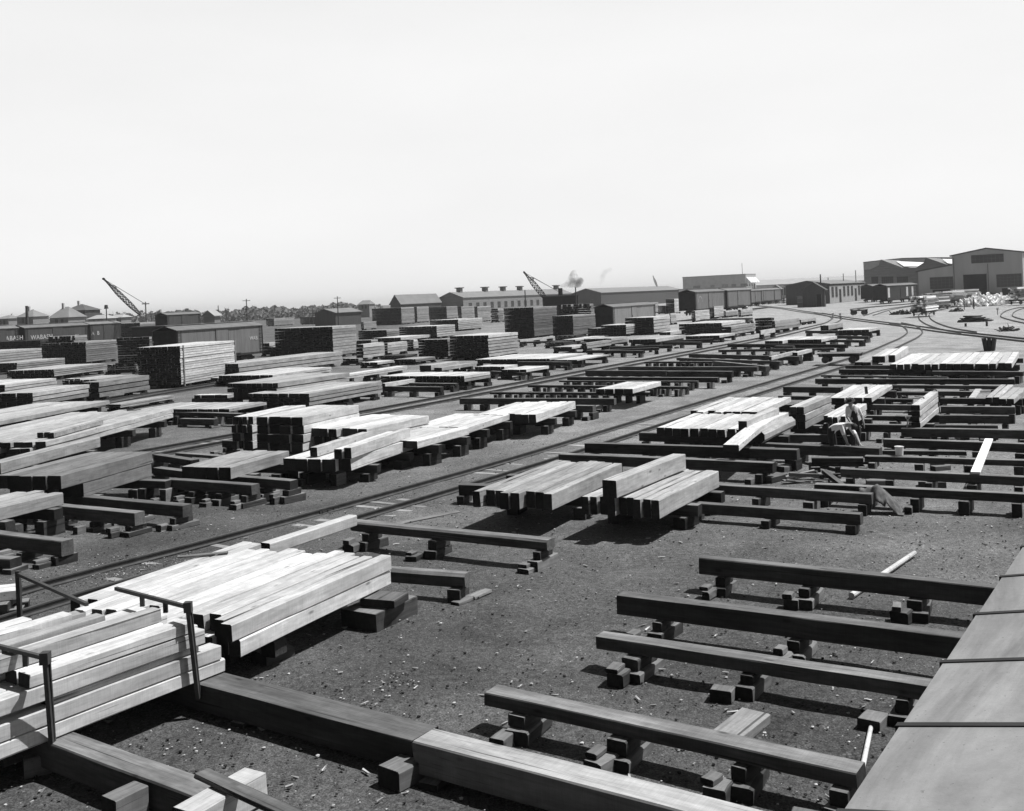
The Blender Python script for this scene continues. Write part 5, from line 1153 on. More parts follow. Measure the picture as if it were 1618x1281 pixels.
# ================================================================ PEOPLE
def person(label, loc, joints, edges, root, mats, hat=None, rot=0, scale=1.0, sub=1, brim=.0, facedir=None):
    """one continuous skinned body; joints: name -> (x, y, z, radius); mats: list of (edge-end names, material) zones"""
    names = list(joints); me = bpy.data.meshes.new('body')
    me.from_pydata([joints[n][:3] for n in names], [(names.index(a), names.index(b)) for a, b in edges], [])
    o = bpy.data.objects.new('person', me); C.objects.link(o)
    sk = o.modifiers.new('s', 'SKIN'); sk.use_smooth_shade = True
    for i, n in enumerate(names):
        r = joints[n][3]; d = me.skin_vertices[0].data[i]; d.radius = (r, r) if not isinstance(r, tuple) else r; d.use_root = n == root
    sb = o.modifiers.new('d', 'SUBSURF'); sb.levels = sb.render_levels = sub
    dg = bpy.context.evaluated_depsgraph_get(); m2 = bpy.data.meshes.new_from_object(o.evaluated_get(dg)); o.modifiers.clear(); o.data = m2; m2.name = 'person'
    zone = {}; ml = []
    for ns, mt in mats:
        for q in ns.split(): zone[q] = mt
    m2.materials.clear()
    segs = [(Vector(joints[a][:3]), Vector(joints[b][:3]), zone.get(b, 'cloth_dark')) for a, b in edges]
    for s_ in segs:
        if s_[2] not in ml: ml.append(s_[2])
    for q in ml: m2.materials.append(MATS[q])
    for p in m2.polygons:
        best = None
        for a, b, mt in segs:
            ab = b-a; t = max(0, min(1, (p.center-a).dot(ab)/max(1e-6, ab.length_squared))); dd = (p.center-a-ab*t).length
            if best is None or dd < best[0]: best = (dd, mt)
        p.material_index = ml.index(best[1]); p.use_smooth = True
    o.location = loc; o.rotation_euler.z = rot; o.scale = (scale,)*3; tag(o, label, 'person')
    h = Vector(joints['head'][:3])
    if hat:
        m = MB(); n = Vector(joints['neck'][:3]); ax = (h-n).normalized(); c = h+ax*.045
        if brim: m.bar(c-ax*.004, c+ax*.008, brim, hat, n=18)
        m.bar(c+ax*.008, c+ax*.10, .098, hat, n=16, r2=.075); m.build('hat', o)
    if facedir:
        f = Vector(facedir).normalized(); m = MB(); b = h+f*.085; m.bar(b+Vector((0, 0, .015)), b+f*.028-Vector((0, 0, .02)), .012, 'skin', n=6, r2=.016); m.build('nose', o)
        e = MB(); sd = Vector((-f.y, f.x, 0))
        for k in (-1, 1):
            ee = MB(); q = h+f*.085+sd*(k*.032)+Vector((0, 0, .02)); ee.bar(q, q+f*.008, .011, 'opening', n=8); ee.build('eye', o)
            ee = MB(); q = h+sd*(k*.088); ee.bar(q-Vector((0, 0, .028)), q+Vector((0, 0, .028)), .016, 'skin', n=6); ee.build('ear', o)
        ee = MB(); q = h+f*.086-Vector((0, 0, .045)); ee.bar(q-sd*.02, q+sd*.02, .007, 'opening', n=6); ee.build('mouth', o)
    return o
def fingers(J, E, hand, tip, side, up=(0, 0, 1), pre='l', spread=.021, ln=.075):
    h = Vector(hand); d = (Vector(tip)-h).normalized(); sd = Vector(side).normalized()
    for i, (k, q) in enumerate(zip((-1.5, -.5, .5, 1.5), (.85, 1, .95, .75))):
        a = h+sd*(k*spread)+d*.05; b = a+d*(ln*.5*q); c = b+d*(ln*.35*q)-Vector((0, 0, .02))
        for nm, P in ((pre+'f%da' % i, a), (pre+'f%db' % i, b), (pre+'f%dc' % i, c)): J[nm] = (P.x, P.y, P.z, .0095)
        E += [(pre+'hand', pre+'f%da' % i), (pre+'f%da' % i, pre+'f%db' % i), (pre+'f%db' % i, pre+'f%dc' % i)]
    a = h+sd*.045+d*.005; b = a+sd*.02+d*.04; J[pre+'ta'] = (a.x, a.y, a.z, .011); J[pre+'tb'] = (b.x, b.y, b.z, .01); E += [(pre+'hand', pre+'ta'), (pre+'ta', pre+'tb')]
FG = ' '.join('%sf%d%s' % (p, i, c) for p in 'lr' for i in range(4) for c in 'abc')+' lta ltb rta rtb'
# man bending over a skid, hands on the beam
HL = gp(pt('x', 535, 955), .58); HR = gp(pt('x', 705, 965), .58); O = Vector((HL.x-.30, HL.y+.55, 0))
hl = HL-O; hr = HR-O
J = {'hip': (0, 0, .93, .15), 'waist': (.1, -.11, 1.04, .135), 'chest': (.26, -.30, 1.16, .155), 'neck': (.39, -.43, 1.17, .06), 'head': (.46, -.52, 1.12, .095), 'crown': (.5, -.58, 1.13, .07),
 'lhip': (-.06, -.07, .9, .105), 'lknee': (-.02, -.1, .49, .07), 'lank': (-.1, -.06, .1, .05), 'ltoe': (.06, -.16, .05, .045),
 'rhip': (.05, .07, .9, .105), 'rknee': (.12, .08, .49, .07), 'rank': (.05, .14, .1, .05), 'rtoe': (.2, .05, .05, .045),
 'lsh': (.16, -.43, 1.12, .075), 'lelb': (hl.x*.5+.07, (hl.y-.43)/2, .86, .062), 'lwr': (hl.x-.01, hl.y+.05, .65, .034), 'lhand': (hl.x, hl.y, .60, .032),
 'rsh': (.44, -.24, 1.12, .075), 'relb': (hr.x*.55+.22, (hr.y-.24)/2, .86, .062), 'rwr': (hr.x-.01, hr.y+.05, .65, .034), 'rhand': (hr.x, hr.y, .60, .032)}
Ed = [('hip', 'waist'), ('waist', 'chest'), ('chest', 'neck'), ('neck', 'head'), ('head', 'crown'), ('hip', 'lhip'), ('lhip', 'lknee'), ('lknee', 'lank'), ('lank', 'ltoe'), ('hip', 'rhip'), ('rhip', 'rknee'), ('rknee', 'rank'), ('rank', 'rtoe'),
 ('chest', 'lsh'), ('lsh', 'lelb'), ('lelb', 'lwr'), ('lwr', 'lhand'), ('chest', 'rsh'), ('rsh', 'relb'), ('relb', 'rwr'), ('rwr', 'rhand')]
fingers(J, Ed, (hl.x, hl.y, .59), (hl.x+.05, hl.y-.2, .57), (1, .2, 0), pre='l'); fingers(J, Ed, (hr.x, hr.y, .59), (hr.x+.1, hr.y-.2, .57), (-1, -.2, 0), pre='r')
person('man in white shirt and cap bending over, both hands on a skid', O, J, Ed, 'hip', [('chest lsh lelb rsh relb waist', 'cloth_white'), ('neck head lwr lhand rwr rhand '+FG, 'skin'), ('crown', 'cap'), ('lhip rhip lknee rknee lank rank ltoe rtoe', 'cloth_dark')], hat='cloth_dark', brim=.11, facedir=(.5, -.6, -.6), sub=2, scale=1.06)
# man standing behind him
O = at(pt('x', 640, 700), 34.2); O.z = 0
J = {'hip': (0, 0, .93, .15), 'waist': (-.03, 0, 1.1, .14), 'chest': (-.05, -.03, 1.33, .165), 'neck': (-.1, -.07, 1.5, .06), 'head': (-.13, -.1, 1.61, .095), 'crown': (-.14, -.11, 1.7, .075),
 'lhip': (-.09, 0, .88, .1), 'lknee': (-.1, -.05, .48, .07), 'lank': (-.12, .0, .1, .05), 'ltoe': (-.15, -.14, .05, .045), 'rhip': (.09, 0, .88, .1), 'rknee': (.13, -.02, .48, .07), 'rank': (.16, .05, .1, .05), 'rtoe': (.18, -.1, .05, .045),
 'lsh': (-.22, -.03, 1.42, .07), 'lelb': (-.26, -.1, 1.14, .048), 'lwr': (-.2, -.25, .97, .034), 'lhand': (-.17, -.3, .92, .032), 'rsh': (.13, -.02, 1.42, .07), 'relb': (.24, -.05, 1.15, .048), 'rwr': (.26, -.16, .93, .034), 'rhand': (.26, -.18, .87, .032)}
Ed = Ed[:21]; fingers(J, Ed, (-.17, -.3, .92), (-.14, -.36, .82), (1, .2, 0), pre='l'); fingers(J, Ed, (.26, -.18, .87), (.27, -.2, .7), (0, 1, 0), pre='r')
person('man in white shirt, dark vest and hat standing behind the bending one', O, J, Ed, 'hip', [('lsh lelb rsh relb', 'cloth_white'), ('chest', 'cloth_dark'), ('neck head lwr lhand rwr rhand '+FG, 'skin'), ('crown', 'cap'), ('waist lhip rhip lknee rknee lank rank ltoe rtoe', 'cloth_dark')], hat='cloth_dark', brim=.17, facedir=(-.5, -.8, -.3), sub=2)
def walker(label, q, h, shirt, trousers, lean=0, seed=0, hat='cap'):
    P = gp(q, 0); s = h/1.78; R = random.Random(seed); k = R.uniform(-.08, .12)
    J = {'hip': (0, 0, .95, .14), 'waist': (lean*.2, 0, 1.1, .125), 'chest': (lean*.5, 0, 1.33, .155), 'neck': (lean*.8, 0, 1.5, .06), 'head': (lean*1.0, -.02, 1.62, .095), 'crown': (lean, -.02, 1.72, .07),
     'lhip': (-.09, 0, .9, .1), 'lknee': (-.13-k, -.04, .5, .07), 'lank': (-.16-k, 0, .1, .05), 'ltoe': (-.18-k, -.14, .05, .045), 'rhip': (.09, 0, .9, .1), 'rknee': (.12+k, 0, .5, .07), 'rank': (.13+k, .04, .1, .05), 'rtoe': (.13+k, -.1, .05, .045),
     'lsh': (lean*.6-.19, 0, 1.42, .065), 'lelb': (lean-.27, -.04, 1.14, .045), 'lwr': (lean-.25, -.16, .92, .034), 'lhand': (lean-.24, -.18, .85, .035), 'rsh': (lean*.6+.19, 0, 1.42, .065), 'relb': (lean+.27, -.02, 1.14, .045), 'rwr': (lean+.26, -.12, .9, .034), 'rhand': (lean+.25, -.15, .83, .035)}
    person(label, (P.x, P.y, 0), J, Ed[:21], 'hip', [('chest lsh lelb rsh relb waist', shirt), ('neck head lwr lhand rwr rhand', 'skin'), ('crown', 'cap'), ('lhip rhip lknee rknee lank rank ltoe rtoe', trousers)], hat=hat, brim=.15, scale=s, rot=R.uniform(-1, 1))
walker('man in grey clothes standing left of the white slab heap', pt('u', 808, 425), 2.0, 'cloth_mid', 'cloth_mid', seed=1)
walker('man in dark clothes standing against the white slab heap', pt('u', 937, 415), 2.1, 'cloth_dark', 'cloth_dark', seed=2)
walker('man in dark clothes beside the far debris heap', pt('v', 312, 322), 2.3, 'cloth_dark', 'cloth_dark', seed=3)
walker('man in white at the right end of the far debris heap', pt('v', 388, 312), 1.9, 'cloth_white', 'cloth_white', seed=4)
# ================================================================ SMALL THINGS
# shovel stuck in beside the strapped stack
A = gp(pt('h', 884, 497), .3); B = at(pt('h', 910, 398), A.y+.1); e = empty('shovel', A, 0, 'shovel with a pale D-handle standing against a skid', 'shovel'); O = A
m = MB(); pts = [A-O, A.lerp(B, .3)-O+Vector((.05, 0, 0)), A.lerp(B, .7)-O+Vector((.04, 0, 0)), B-O]
for a, b in zip(pts, pts[1:]): m.bar(a, b, .028, 'wood_fresh', n=8)
m.build('handle', e)
m = MB(); q = B-O; m.bar(q, q+Vector((-.07, 0, .09)), .018, 'wood_fresh'); m.bar(q, q+Vector((.08, 0, .08)), .018, 'wood_fresh'); m.bar(q+Vector((-.08, 0, .1)), q+Vector((.09, 0, .1)), .02, 'wood_fresh'); m.build('grip', e)
m = MB(); m.box(-.12, .12, -.02, .0, -.30, .02, 'iron', j=.01); m.build('blade', e)
# white bucket
P = gp(pt('h', 860, 613), .56); e = empty('bucket', P, 0, 'white bucket standing on a pale skid', 'bucket')
m = MB(); m.bar((0, 0, 0), (0, 0, .24), .1, 'white_paint', n=20, r2=.12); m.bar((0, 0, .24), (0, 0, .255), .127, 'white_paint', n=20); m.build('pail', e)
m = MB()
for i in range(8): a, b = math.pi*i/8, math.pi*(i+1)/8; m.bar((.12*math.cos(a), -.09*math.sin(a), .25+.02*math.sin(a)), (.12*math.cos(b), -.09*math.sin(b), .25+.02*math.sin(b)), .005, 'iron', n=5)
m.build('bail', e)
# long white plank leaning down across the skids
A = gp(pt('h', 1322, 724), .575); B = gp(pt('h', 1405, 520), .585); m = MB(); d = (B-A).normalized(); sd = d.cross(Vector((0, 0, 1))).normalized(); up = sd.cross(d)
b = len(m.v)
for z in (0, .045):
    for (u, v) in ((0, -1), (1, -1), (1, 1), (0, 1)): m.v.append(tuple((B-A)*u+sd*(v*.11)+up*z))
for f in ((3, 2, 1, 0), (4, 5, 6, 7), (0, 1, 5, 4), (1, 2, 6, 5), (2, 3, 7, 6), (3, 0, 4, 7)): m.f.append(f); m.m.append(m.mi('straw_white'))
tag(m.build('plank', loc=A), 'bright white plank lying across the skids at right', 'plank')
block(pt('h', 1288, 795), .5, .2, .04, 30, 'straw_white', 'end of a bright white board on the ground under a right skid', cat='board', name='board')
# jacket thrown over the end of a skid
def jacket():
    P = gp(pt('h', 735, 960), 0); from mathutils import noise
    m = MB(); nx, ny = 34, 22; k = m.mi('jacket_cloth')
    for j in range(ny):
        for i in range(nx):
            u = i/(nx-1); v = j/(ny-1)
            x = -.42+u*1.0; prof = .60-.06*math.cos(u*5) if u < .45 else .6-.62*((u-.45)/.55)**1.2
            z = max(.02, prof); y = -.28+v*.56
            if v < .35: z -= (1-v/.35)**1.3*(.30 if u < .6 else .15)
            if v > .8: z -= (v-.8)*.6
            n1 = noise.noise((u*5, v*4, 1)); n2 = noise.noise((u*13, v*7, 5))
            z += .07*n1+.035*n2; z = max(.02, z)
            m.v.append((x+.05*noise.noise((v*5, u*3, 2)), y+.07*noise.noise((u*6, v*2, 9)), z))
    for j in range(ny-1):
        for i in range(nx-1): a = j*nx+i; m.f.append((a, a+1, a+nx+1, a+nx)); m.m.append(k)
    o = m.build('jacket', loc=P, rot=math.radians(-25))
    for p in o.data.polygons: p.use_smooth = True
    so = o.modifiers.new('s', 'SOLIDIFY'); so.thickness = .02
    tag(o, 'crumpled work jacket thrown over the end of a skid', 'jacket')
jacket()
# scrap pieces near the middle
R = random.Random(3)
for i in range(13):
    x = R.uniform(235, 430); y = R.uniform(725, 785)-(x-215)*.05; P = gp(pt('h', x, y), .0)
    o = place_timber('scrap_piece', Vector((P.x, P.y, R.choice([0, .05, .12, .18]))), R.uniform(60, 130), R.uniform(.5, 1.1), R.uniform(.08, .16), R.uniform(.04, .1), R.choice([GREY, DARK, MID]), 'end_mid')
    o.rotation_euler.y = R.uniform(-.25, .25)
    tag(o, 'short scrap piece in the little heap between the right middle skids', 'scrap wood', 'scrap pieces in the little heap')
o = place_timber('scrap_piece', gp(pt('h', 455, 765), .12), 150, .75, .18, .1, DARK, 'end_mid'); o.rotation_euler.y = .45; tag(o, 'slanting dark offcut at the right end of the scrap heap', 'scrap wood')
for i, (x, y, L, w, h, z) in enumerate([(40, 712, .7, .5, .26, 0), (100, 765, .75, .34, .16, 0), (165, 702, .5, .4, .16, 0), (690, 672, .4, .25, .12, .0), (1110, 700, .5, .25, .14, 0), (1090, 692, .3, .3, .2, 0), (500, 790, .6, .3, .14, 0), (740, 788, .7, .3, .14, 0), (1060, 800, .7, .35, .16, 0)]):
    block(pt('h', x, y), L, w, h, 40+i*9, random.choice([DARK, GREY]), 'short block on the ground in the right middle bay, %s of nine from the left' % nth(sorted([40, 100, 165, 690, 1110, 1090, 500, 740, 1060]).index(x)+1), cat='loose block', name='loose_block', grp='loose blocks beside the skids')
# stake standing by the staked stack next to the workmen
pole_ = lambda a, za, b, zb_, r, lab, nm: None
A = gp(pt('h', 672, 355), .1); B = at(pt('h', 655, 195), A.y); m = MB(); m.bar((0, 0, 0), B-A, .07, 'iron', sq=True); tag(m.build('iron_stake', loc=A), 'dark upright stake at the right side of the staked stack', 'iron stake')
A = gp(pt('h', 362, 412), .1); B = at(pt('h', 362, 348), A.y); m = MB(); m.bar((0, 0, 0), B-A, .05, 'iron', sq=True); tag(m.build('iron_stake', loc=A), 'short dark stake at the left side of the staked stack', 'iron stake')
# straps on the upright stack
for k, (a, b, c) in enumerate([((1008, 262), (1030, 440), 1.37), ((1083, 215), (1108, 365), 1.37)]):
    A = gp(pt('h', a[0], a[1]), c); B = at(pt('h', b[0], b[1]), A.y-.12); m = MB(); m.bar((0, 0, 0), B-A, .022, 'iron', sq=True); L_ = gp(pt('h', a[0]-55, a[1]-4), c); m.bar((0, 0, .01), L_-A+Vector((0, 0, .01)), .02, 'iron', sq=True)
    tag(m.build('strap', loc=A), '%s iron strap round the strapped upright stack' % ('near', 'far')[k], 'strap')
# bin in the open at right
P = gp(pt('d', 1408, 670), 0); e = empty('bin', P, math.radians(-20), 'dark slatted bin standing alone on the pale ground at right', 'bin')
m = MB()
for i in range(10):
    a, b = 2*math.pi*i/10, 2*math.pi*(i+.8)/10
    m.v += [(.36*math.cos(a), .36*math.sin(a), 0), (.36*math.cos(b), .36*math.sin(b), 0), (.5*math.cos(b), .5*math.sin(b), .95), (.5*math.cos(a), .5*math.sin(a), .95)]; n = len(m.v)-4; m.f.append((n, n+1, n+2, n+3)); m.m.append(m.mi('car_dark'))
sl = m.build('slats', e); sl.modifiers.new('s', 'SOLIDIFY').thickness = .03
m = MB(); m.bar((0, 0, .02), (0, 0, .8), .33, 'car_dark', n=14, r2=.42); m.build('liner', e)
# rail trucks and carts
def railtruck(label, P, head, L=2.6, W=1.6, zd=.62, load=None, wheels=.24, name='rail_truck', cat='rail truck', grp=None, sc=1):
    e = empty(name, P, math.radians(90-head), label, cat, grp); e.scale = (sc,)*3
    m = MB()
    for y in (-.55, .42): m.box(-L/2, L/2, y*W/1.6, y*W/1.6+.13, zd-.2, zd-.06, 'wood_dark')
    for x in (-L/2, -.06, L/2-.12): m.box(x, x+.12, -W/2, W/2, zd-.055, zd, 'wood_dark')
    m.build('frame', e)
    m = MB()
    for i in range(7): y = -W/2+i*W/7; m.box(-L/2-.05, L/2+.05, y+.008, y+W/7-.008, zd+.004, zd+.05, 'wood_grey', j=.004)
    m.build('deck', e)
    for x in (-L*.33, L*.33):
        for y in (-.72, .72): m = MB(); m.bar((x, y-.04, wheels+.12), (x, y+.04, wheels+.12), wheels, 'iron', n=18); m.build('wheel', e)
        m = MB(); m.bar((x, -.7, wheels+.12), (x, .7, wheels+.12), .035, 'iron', n=8); m.build('axle', e)
    if load:
        R = random.Random(load)
        m = MB()
        for k in range(56):
            l = L*R.uniform(.7, 1.15); y = R.uniform(-W*.5, W*.35); z = zd+.06+.24*int(k/8); x = R.uniform(-.2, .2); w = R.uniform(.12, .3)
            a = len(m.v); m.box(x-l/2, x+l/2, y, y+w, z+.002*k, z+.2+.002*k, R.choice(['wood_fresh', 'wood_pale', 'straw_white', 'wood_grey']), j=.03)
        m.build('load', e)
    return e
P = gp(pt('d', 502, 742), .15); P = Vector((P.x, P.y, .03)); railtruck('low flat rail truck standing on the main track', P, 118, L=2.7, W=1.7, zd=.75)
P = gp(pt('d', 615, 457), 0); railtruck('small four-wheeled cart standing alone beyond the switch', P, 120, L=2.3, W=1.2, zd=.9, wheels=.35, sc=1.15, name='cart', cat='cart')
for i, (x, y, hh, s) in enumerate([(1010, 462, 40, 'nearest'), (1085, 425, 60, 'second'), (1170, 402, 75, 'third'), (1260, 385, 85, 'farthest')]):
    P = gp(pt('d', x, y), 0); railtruck('rail truck heaped with bright slabs on the curved spur, %s of four' % s, P, hh, L=4.4, W=2.2, zd=.7, load=i+3, sc=1.25, grp='loaded rail trucks on the curved spur')
P = gp(pt('d', 1600, 392), 0); railtruck('loaded rail truck at the right edge of the view', P, 60, L=3.6, W=2.4, zd=.8, load=9, sc=1.3)
def heap(label, cx, cy, rx, ry, h, n, mats, tile, smin, smax, seed, upright=.3, name='slab_heap', cat='heap', flat=False):
    O = gp(pt(tile, cx, cy), 0); R = random.Random(seed); m = MB()
    for i in range(n):
        a = R.uniform(0, 6.28); r = R.random()**.6; x, y = math.cos(a)*r*rx, math.sin(a)*r*ry; top = h*(1-r*r)
        p = Vector((x, y, R.uniform(0, top))); d = Vector((R.gauss(0, 1), R.gauss(0, .6), R.gauss(0, .35)+R.random()*upright*2)).normalized(); l = R.uniform(smin, smax)
        if flat: d = Vector((1, R.gauss(0, .12)-.5, R.gauss(0, .06))).normalized()
        q = p-d*l/2; q.z = max(.02, q.z); w_ = R.uniform(.06, .12)*(3.0 if 'white' in label else 1.2); m.bar(q, q+d*l, w_, R.choice(mats), sq=True, r2=w_*R.uniform(.3, 1))
    tag(m.build(name, loc=O), label, cat); return O
heap('heap of splayed white slabs in front of the big shed, left part', 1350, 398, 4.2, 3, 2.2, 260, ['straw_white', 'straw_white', 'wood_fresh'], 'd', .9, 2.2, 4, .5)
heap('heap of white slabs in front of the big shed, right part', 1455, 385, 4.6, 2.6, 1.9, 260, ['straw_white', 'straw_white', 'wood_fresh'], 'd', 1.0, 2.4, 5, .25)
heap('low debris heap behind the far switch, with pale offcuts', 130, 382, 8.5, 3, 1.3, 260, ['wood_fresh', 'wood_grey', 'wood_dark', 'wood_pale'], 'd', .5, 1.4, 6, .25, 'debris_heap')
heap('small dark scrap heap on the pale ground beyond the switch', 868, 450, 1.6, .8, .9, 60, ['wood_dark', 'wood_tarred'], 'd', .5, 1.1, 7, .1, 'debris_heap')
heap('small dark debris lying near the two men at the white heap', 1210, 432, 1.3, .6, .5, 26, ['wood_dark', 'wood_grey'], 'd', .4, .9, 8, .1, 'debris_heap')
heap('dark stack of ties lying on open ground at right', 1318, 494, 1.4, .8, .9, 60, ['wood_dark', 'wood_tarred'], 'd', 1.6, 2.2, 9, .02, 'tie_heap', flat=True)
heap('low dark scraps beside the oblique track at right', 1512, 551, 1.0, .5, .5, 24, ['wood_dark', 'wood_grey'], 'd', .4, 1.0, 10, .1, 'debris_heap')
for i, (x, y, t_) in enumerate([(1263, 523, 503), (1392, 520, 494)]):
    P = gp(pt('d', x, y), 0); Q = at(pt('d', x, t_), P.y); m = MB(); m.bar((0, 0, -.1), (0, 0, Q.z), .13, 'wood_dark', n=8); tag(m.build('short_post', loc=P), 'short dark post standing on open ground, %s one' % ('left', 'right')[i], 'post', 'short posts on open ground')
for i, (x, y) in enumerate([(455, 480), (500, 482), (1458, 452)]):
    P = gp(pt('d', x, y), 0); e = empty('switch_stand', P, 0, 'small white switch stand beside the tracks, %s one' % ('left', 'middle', 'right')[i], 'switch stand', 'switch stands')
    m = MB(); m.bar((0, 0, 0), (0, 0, .9), .05, 'iron', n=8); m.build('post', e); m = MB(); m.box(-.18, .18, -.02, .02, .7, 1.05, 'white_paint', j=.01); m.build('target', e)
# posts and frames of the distant orchard strip
R = random.Random(12)
for i in range(12):
    P = at(pt('b', 340+i*24+R.uniform(-5, 5), 262+R.uniform(-9, 8)), 330+R.uniform(-15, 30)); m = MB(); m.bar((0, 0, 0), (0, 0, P.z), .12, 'bark', n=6)
    tag(m.build('thin_post', loc=(P.x, P.y, 0)), 'thin post on the skyline left of the plain gabled shed', 'post', 'thin posts on the skyline')
# ---- stones and cinders lying on the ground
def stones():
    R = random.Random(21); v = []; f = []; mi = []
    def stone(x, y, s, k):
        b = len(v); n = 5; a0 = R.uniform(0, 6)
        for zz, rr in ((-.2, .8), (.35, 1.0)):
            for i in range(n): a = a0+i*2*math.pi/n+R.uniform(-.3, .3); q = s*rr*R.uniform(.7, 1.1); v.append((x+math.cos(a)*q, y+math.sin(a)*q, zz*s+.004))
        v.append((x+R.uniform(-.3, .3)*s, y, s*.8)); 
        for i in range(n): j = (i+1) % n; f.append((b+i, b+j, b+n+j, b+n+i)); mi.append(k); f.append((b+n+i, b+n+j, b+2*n)); mi.append(k)
    for i in range(11000):
        Y = 8+34*R.random()**1.6; X = R.uniform(-.55, .55)*Y; stone(X, Y, R.choice([.008, .01, .012, .016, .024])*R.uniform(.7, 1.3), R.choice([0, 0, 1, 1, 2]) if R.random() < .93 else 3)
    for cx, cy, r, n in [((185, 897), 0, 1.3, 260), ((240, 890), 0, 1.0, 160), ((120, 915), 0, .8, 90), ((600, 1085), 0, .5, 60), ((350, 1160), 0, .6, 40), ((1560, 900), 0, 2.0, 140), ((1480, 850), 0, 2.4, 120)]:
        P = gp(cx, 0)
        for i in range(n): a = R.uniform(0, 6.28); q = r*R.random()**.6; stone(P.x+math.cos(a)*q*1.3+math.sin(a)*q*.4, P.y+math.sin(a)*q, R.uniform(.008, .022), R.choice([1, 1, 2, 3]))
    for i in range(420):
        Y = 9+26*R.random()**1.3; X = R.uniform(-.5, .55)*Y; a = R.uniform(0, 3.14); l = R.uniform(.02, .09); w = R.uniform(.006, .02); b = len(v); c_, s_ = math.cos(a), math.sin(a); z = .012
        for u, q in ((-l, -w), (l, -w*.4), (l*.8, w), (-l*.9, w*.7)): v.append((X+u*c_-q*s_, Y+u*s_+q*c_, z+R.uniform(0, .015)))
        v.append((X, Y, -.02))
        for t_ in ((0, 1, 2), (0, 2, 3), (1, 0, 4), (2, 1, 4), (3, 2, 4), (0, 3, 4)): f.append(tuple(b+j for j in t_)); mi.append(R.choice([2, 4, 4]))
    me = bpy.data.meshes.new('cinder_stones'); me.from_pydata(v, [], f)
    for m_ in ('end_dark', 'wood_dark', 'brick', 'concrete', 'wood_mid'): me.materials.append(MATS[m_])
    me.polygons.foreach_set('material_index', mi); me.update(); o = bpy.data.objects.new('cinder_stones', me); C.objects.link(o); o['kind'] = 'stuff'
stones()
# ================================================================ HAZE over the far yard
def haze():
    m = MB(); MATS['haze'] = mat = bpy.data.materials.new('haze'); mat.use_nodes = True; n = mat.node_tree.nodes; l = mat.node_tree.links; n.clear()
    ou = n.new('ShaderNodeOutputMaterial'); pv = n.new('ShaderNodeVolumePrincipled'); l.new(pv.outputs[0], ou.inputs[1])
    pv.inputs['Color'].default_value = (.95, .95, .95, 1); pv.inputs['Density'].default_value = HAZE
    m.box(-3100, 3100, -320, 6100, -1.2, 34, 'haze'); o = m.build('haze'); o['kind'] = 'stuff'
HAZE = .0002
haze()
# ================================================================ LIGHT, SKY, CAMERA
def cap_kind(prefix, n, newname):
    """beyond n of a kind the far ones are one object of kind stuff"""
    L = [o for o in C.objects if o.parent is None and o.type == 'MESH' and o.name.split('.')[0] == prefix]
    L.sort(key=lambda o: o.location.length/max(o.dimensions.length, .1)**.5)
    far = L[n:]
    if not far: return
    v = []; f = []; mi = []; mats = []
    for o in far:
        M = Matrix.Translation(o.location) @ o.rotation_euler.to_matrix().to_4x4(); b = len(v)
        v += [tuple(M @ x.co) for x in o.data.vertices]
        for p in o.data.polygons:
            f.append(tuple(b+i for i in p.vertices)); m = o.data.materials[p.material_index]
            if m not in mats: mats.append(m)
            mi.append(mats.index(m))
    me = bpy.data.meshes.new(newname); me.from_pydata(v, [], f)
    for m in mats: me.materials.append(m)
    me.polygons.foreach_set('material_index', mi); me.update()
    o = bpy.data.objects.new(newname, me); C.objects.link(o); o['kind'] = 'stuff'
    for q in far: bpy.data.objects.remove(q)
cap_kind('support_block', 290, 'far_support_blocks'); cap_kind('timber', 296, 'far_timbers')
for o in C.objects:
    if o.parent is None and o.get('label') and len(o['label'].split()) > 16: print('LONG', o.name, o['label'])
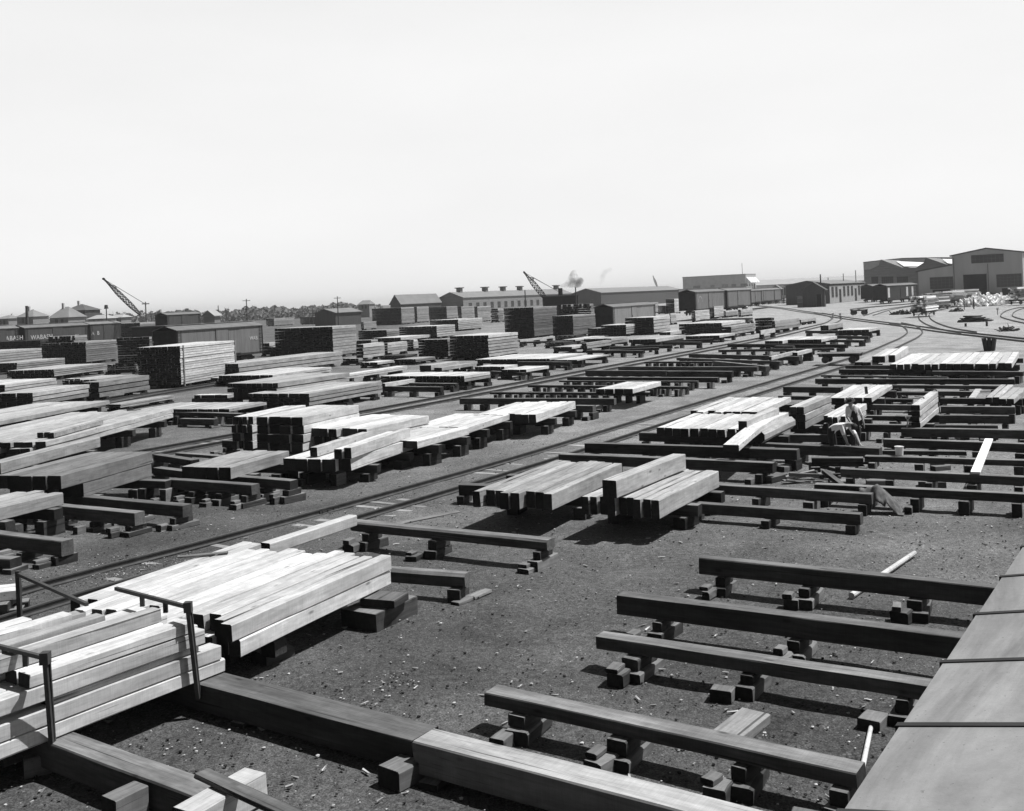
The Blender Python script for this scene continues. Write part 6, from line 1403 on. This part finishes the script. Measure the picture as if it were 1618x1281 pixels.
def sky_cam():
    EL, AZ = 62, 82
    w = bpy.data.worlds.new('World'); S.world = w; w.use_nodes = True
    n = w.node_tree.nodes; l = w.node_tree.links; n.clear()
    sk = n.new('ShaderNodeTexSky'); sk.sky_type = 'NISHITA'; sk.sun_disc = False
    sk.sun_elevation = math.radians(EL); sk.sun_rotation = math.radians(AZ); sk.air_density = 1.0; sk.dust_density = 1.0; sk.ozone_density = 1
    bw = n.new('ShaderNodeRGBToBW'); bg = n.new('ShaderNodeBackground'); ou = n.new('ShaderNodeOutputWorld')
    l.new(sk.outputs[0], bw.inputs[0])
    # summer haze: the low sky is whitish
    tc = n.new('ShaderNodeTexCoord'); sp = n.new('ShaderNodeSeparateXYZ'); l.new(tc.outputs['Generated'], sp.inputs[0])
    mr = n.new('ShaderNodeMapRange'); l.new(sp.outputs[2], mr.inputs[0]); mr.interpolation_type = 'SMOOTHSTEP'
    for i, v in enumerate((.22, .75, 1.0, .12)): mr.inputs[i+1].default_value = v
    no = n.new('ShaderNodeTexNoise'); mp = n.new('ShaderNodeMapping'); mp.inputs[3].default_value = (1, 1, 3.2); l.new(tc.outputs['Generated'], mp.inputs[0]); l.new(mp.outputs[0], no.inputs['Vector']); no.inputs['Scale'].default_value = 2.4; no.inputs['Detail'].default_value = 5
    nr = n.new('ShaderNodeMapRange'); l.new(no.outputs['Fac'], nr.inputs[0])
    for i, v in enumerate((.3, .7, .955, 1.03)): nr.inputs[i+1].default_value = v
    a = n.new('ShaderNodeMath'); a.operation = 'MULTIPLY'; l.new(mr.outputs[0], a.inputs[0]); l.new(nr.outputs[0], a.inputs[1])
    dt = n.new('ShaderNodeVectorMath'); dt.operation = 'DOT_PRODUCT'; l.new(tc.outputs['Generated'], dt.inputs[0]); dt.inputs[1].default_value = (.45, .89, 0)
    dr = n.new('ShaderNodeMapRange'); l.new(dt.outputs['Value'], dr.inputs[0]); dr.interpolation_type = 'SMOOTHSTEP'
    for i, v in enumerate((-.35, .6, .1, 1.0)): dr.inputs[i+1].default_value = v
    am = n.new('ShaderNodeMath'); am.operation = 'MULTIPLY'; l.new(a.outputs[0], am.inputs[0]); l.new(dr.outputs[0], am.inputs[1]); a = am
    a2 = n.new('ShaderNodeMath'); a2.operation = 'MULTIPLY_ADD'; l.new(a.outputs[0], a2.inputs[0]); a2.inputs[1].default_value = 13.6
    b2 = n.new('ShaderNodeMath'); b2.operation = 'MULTIPLY'; l.new(bw.outputs[0], b2.inputs[0]); b2.inputs[1].default_value = .3
    l.new(b2.outputs[0], a2.inputs[2])
    l.new(a2.outputs[0], bg.inputs[0]); bg.inputs[1].default_value = .055; l.new(bg.outputs[0], ou.inputs[0])
    sd = bpy.data.lights.new('sun', 'SUN'); sd.energy = 5.0; sd.angle = math.radians(.5); sd.color = (1, 1, 1)
    so = bpy.data.objects.new('sun', sd); C.objects.link(so)
    az = math.radians(AZ); el = math.radians(EL)
    v = Vector((math.sin(az)*math.cos(el), math.cos(az)*math.cos(el), math.sin(el)))
    so.rotation_euler = v.to_track_quat('Z', 'Y').to_euler(); so.location = v*60
    cd = bpy.data.cameras.new('camera'); co = bpy.data.objects.new('camera', cd); C.objects.link(co); S.camera = co
    cd.sensor_width = 36; cd.sensor_fit = 'HORIZONTAL'; cd.lens = 36*F/1618; cd.clip_end = 9000; cd.clip_start = .05
    cd.shift_y = -(640.5-Y0)/1618
    co.location = (0, 0, H)
    # level view camera with a falling front, its back rolled a little
    fwd = Vector((0, 1, 0)); right = Vector((math.cos(ROLL), 0, -math.sin(ROLL))); up = Vector((math.sin(ROLL), 0, math.cos(ROLL)))
    M = Matrix((right, up, -fwd)).transposed().to_4x4(); co.rotation_euler = M.to_euler()
    S.render.engine = 'CYCLES'; S.view_settings.view_transform = 'Standard'; S.view_settings.look = 'None'
    S.view_settings.exposure = 0.2; S.view_settings.gamma = 1
sky_cam()
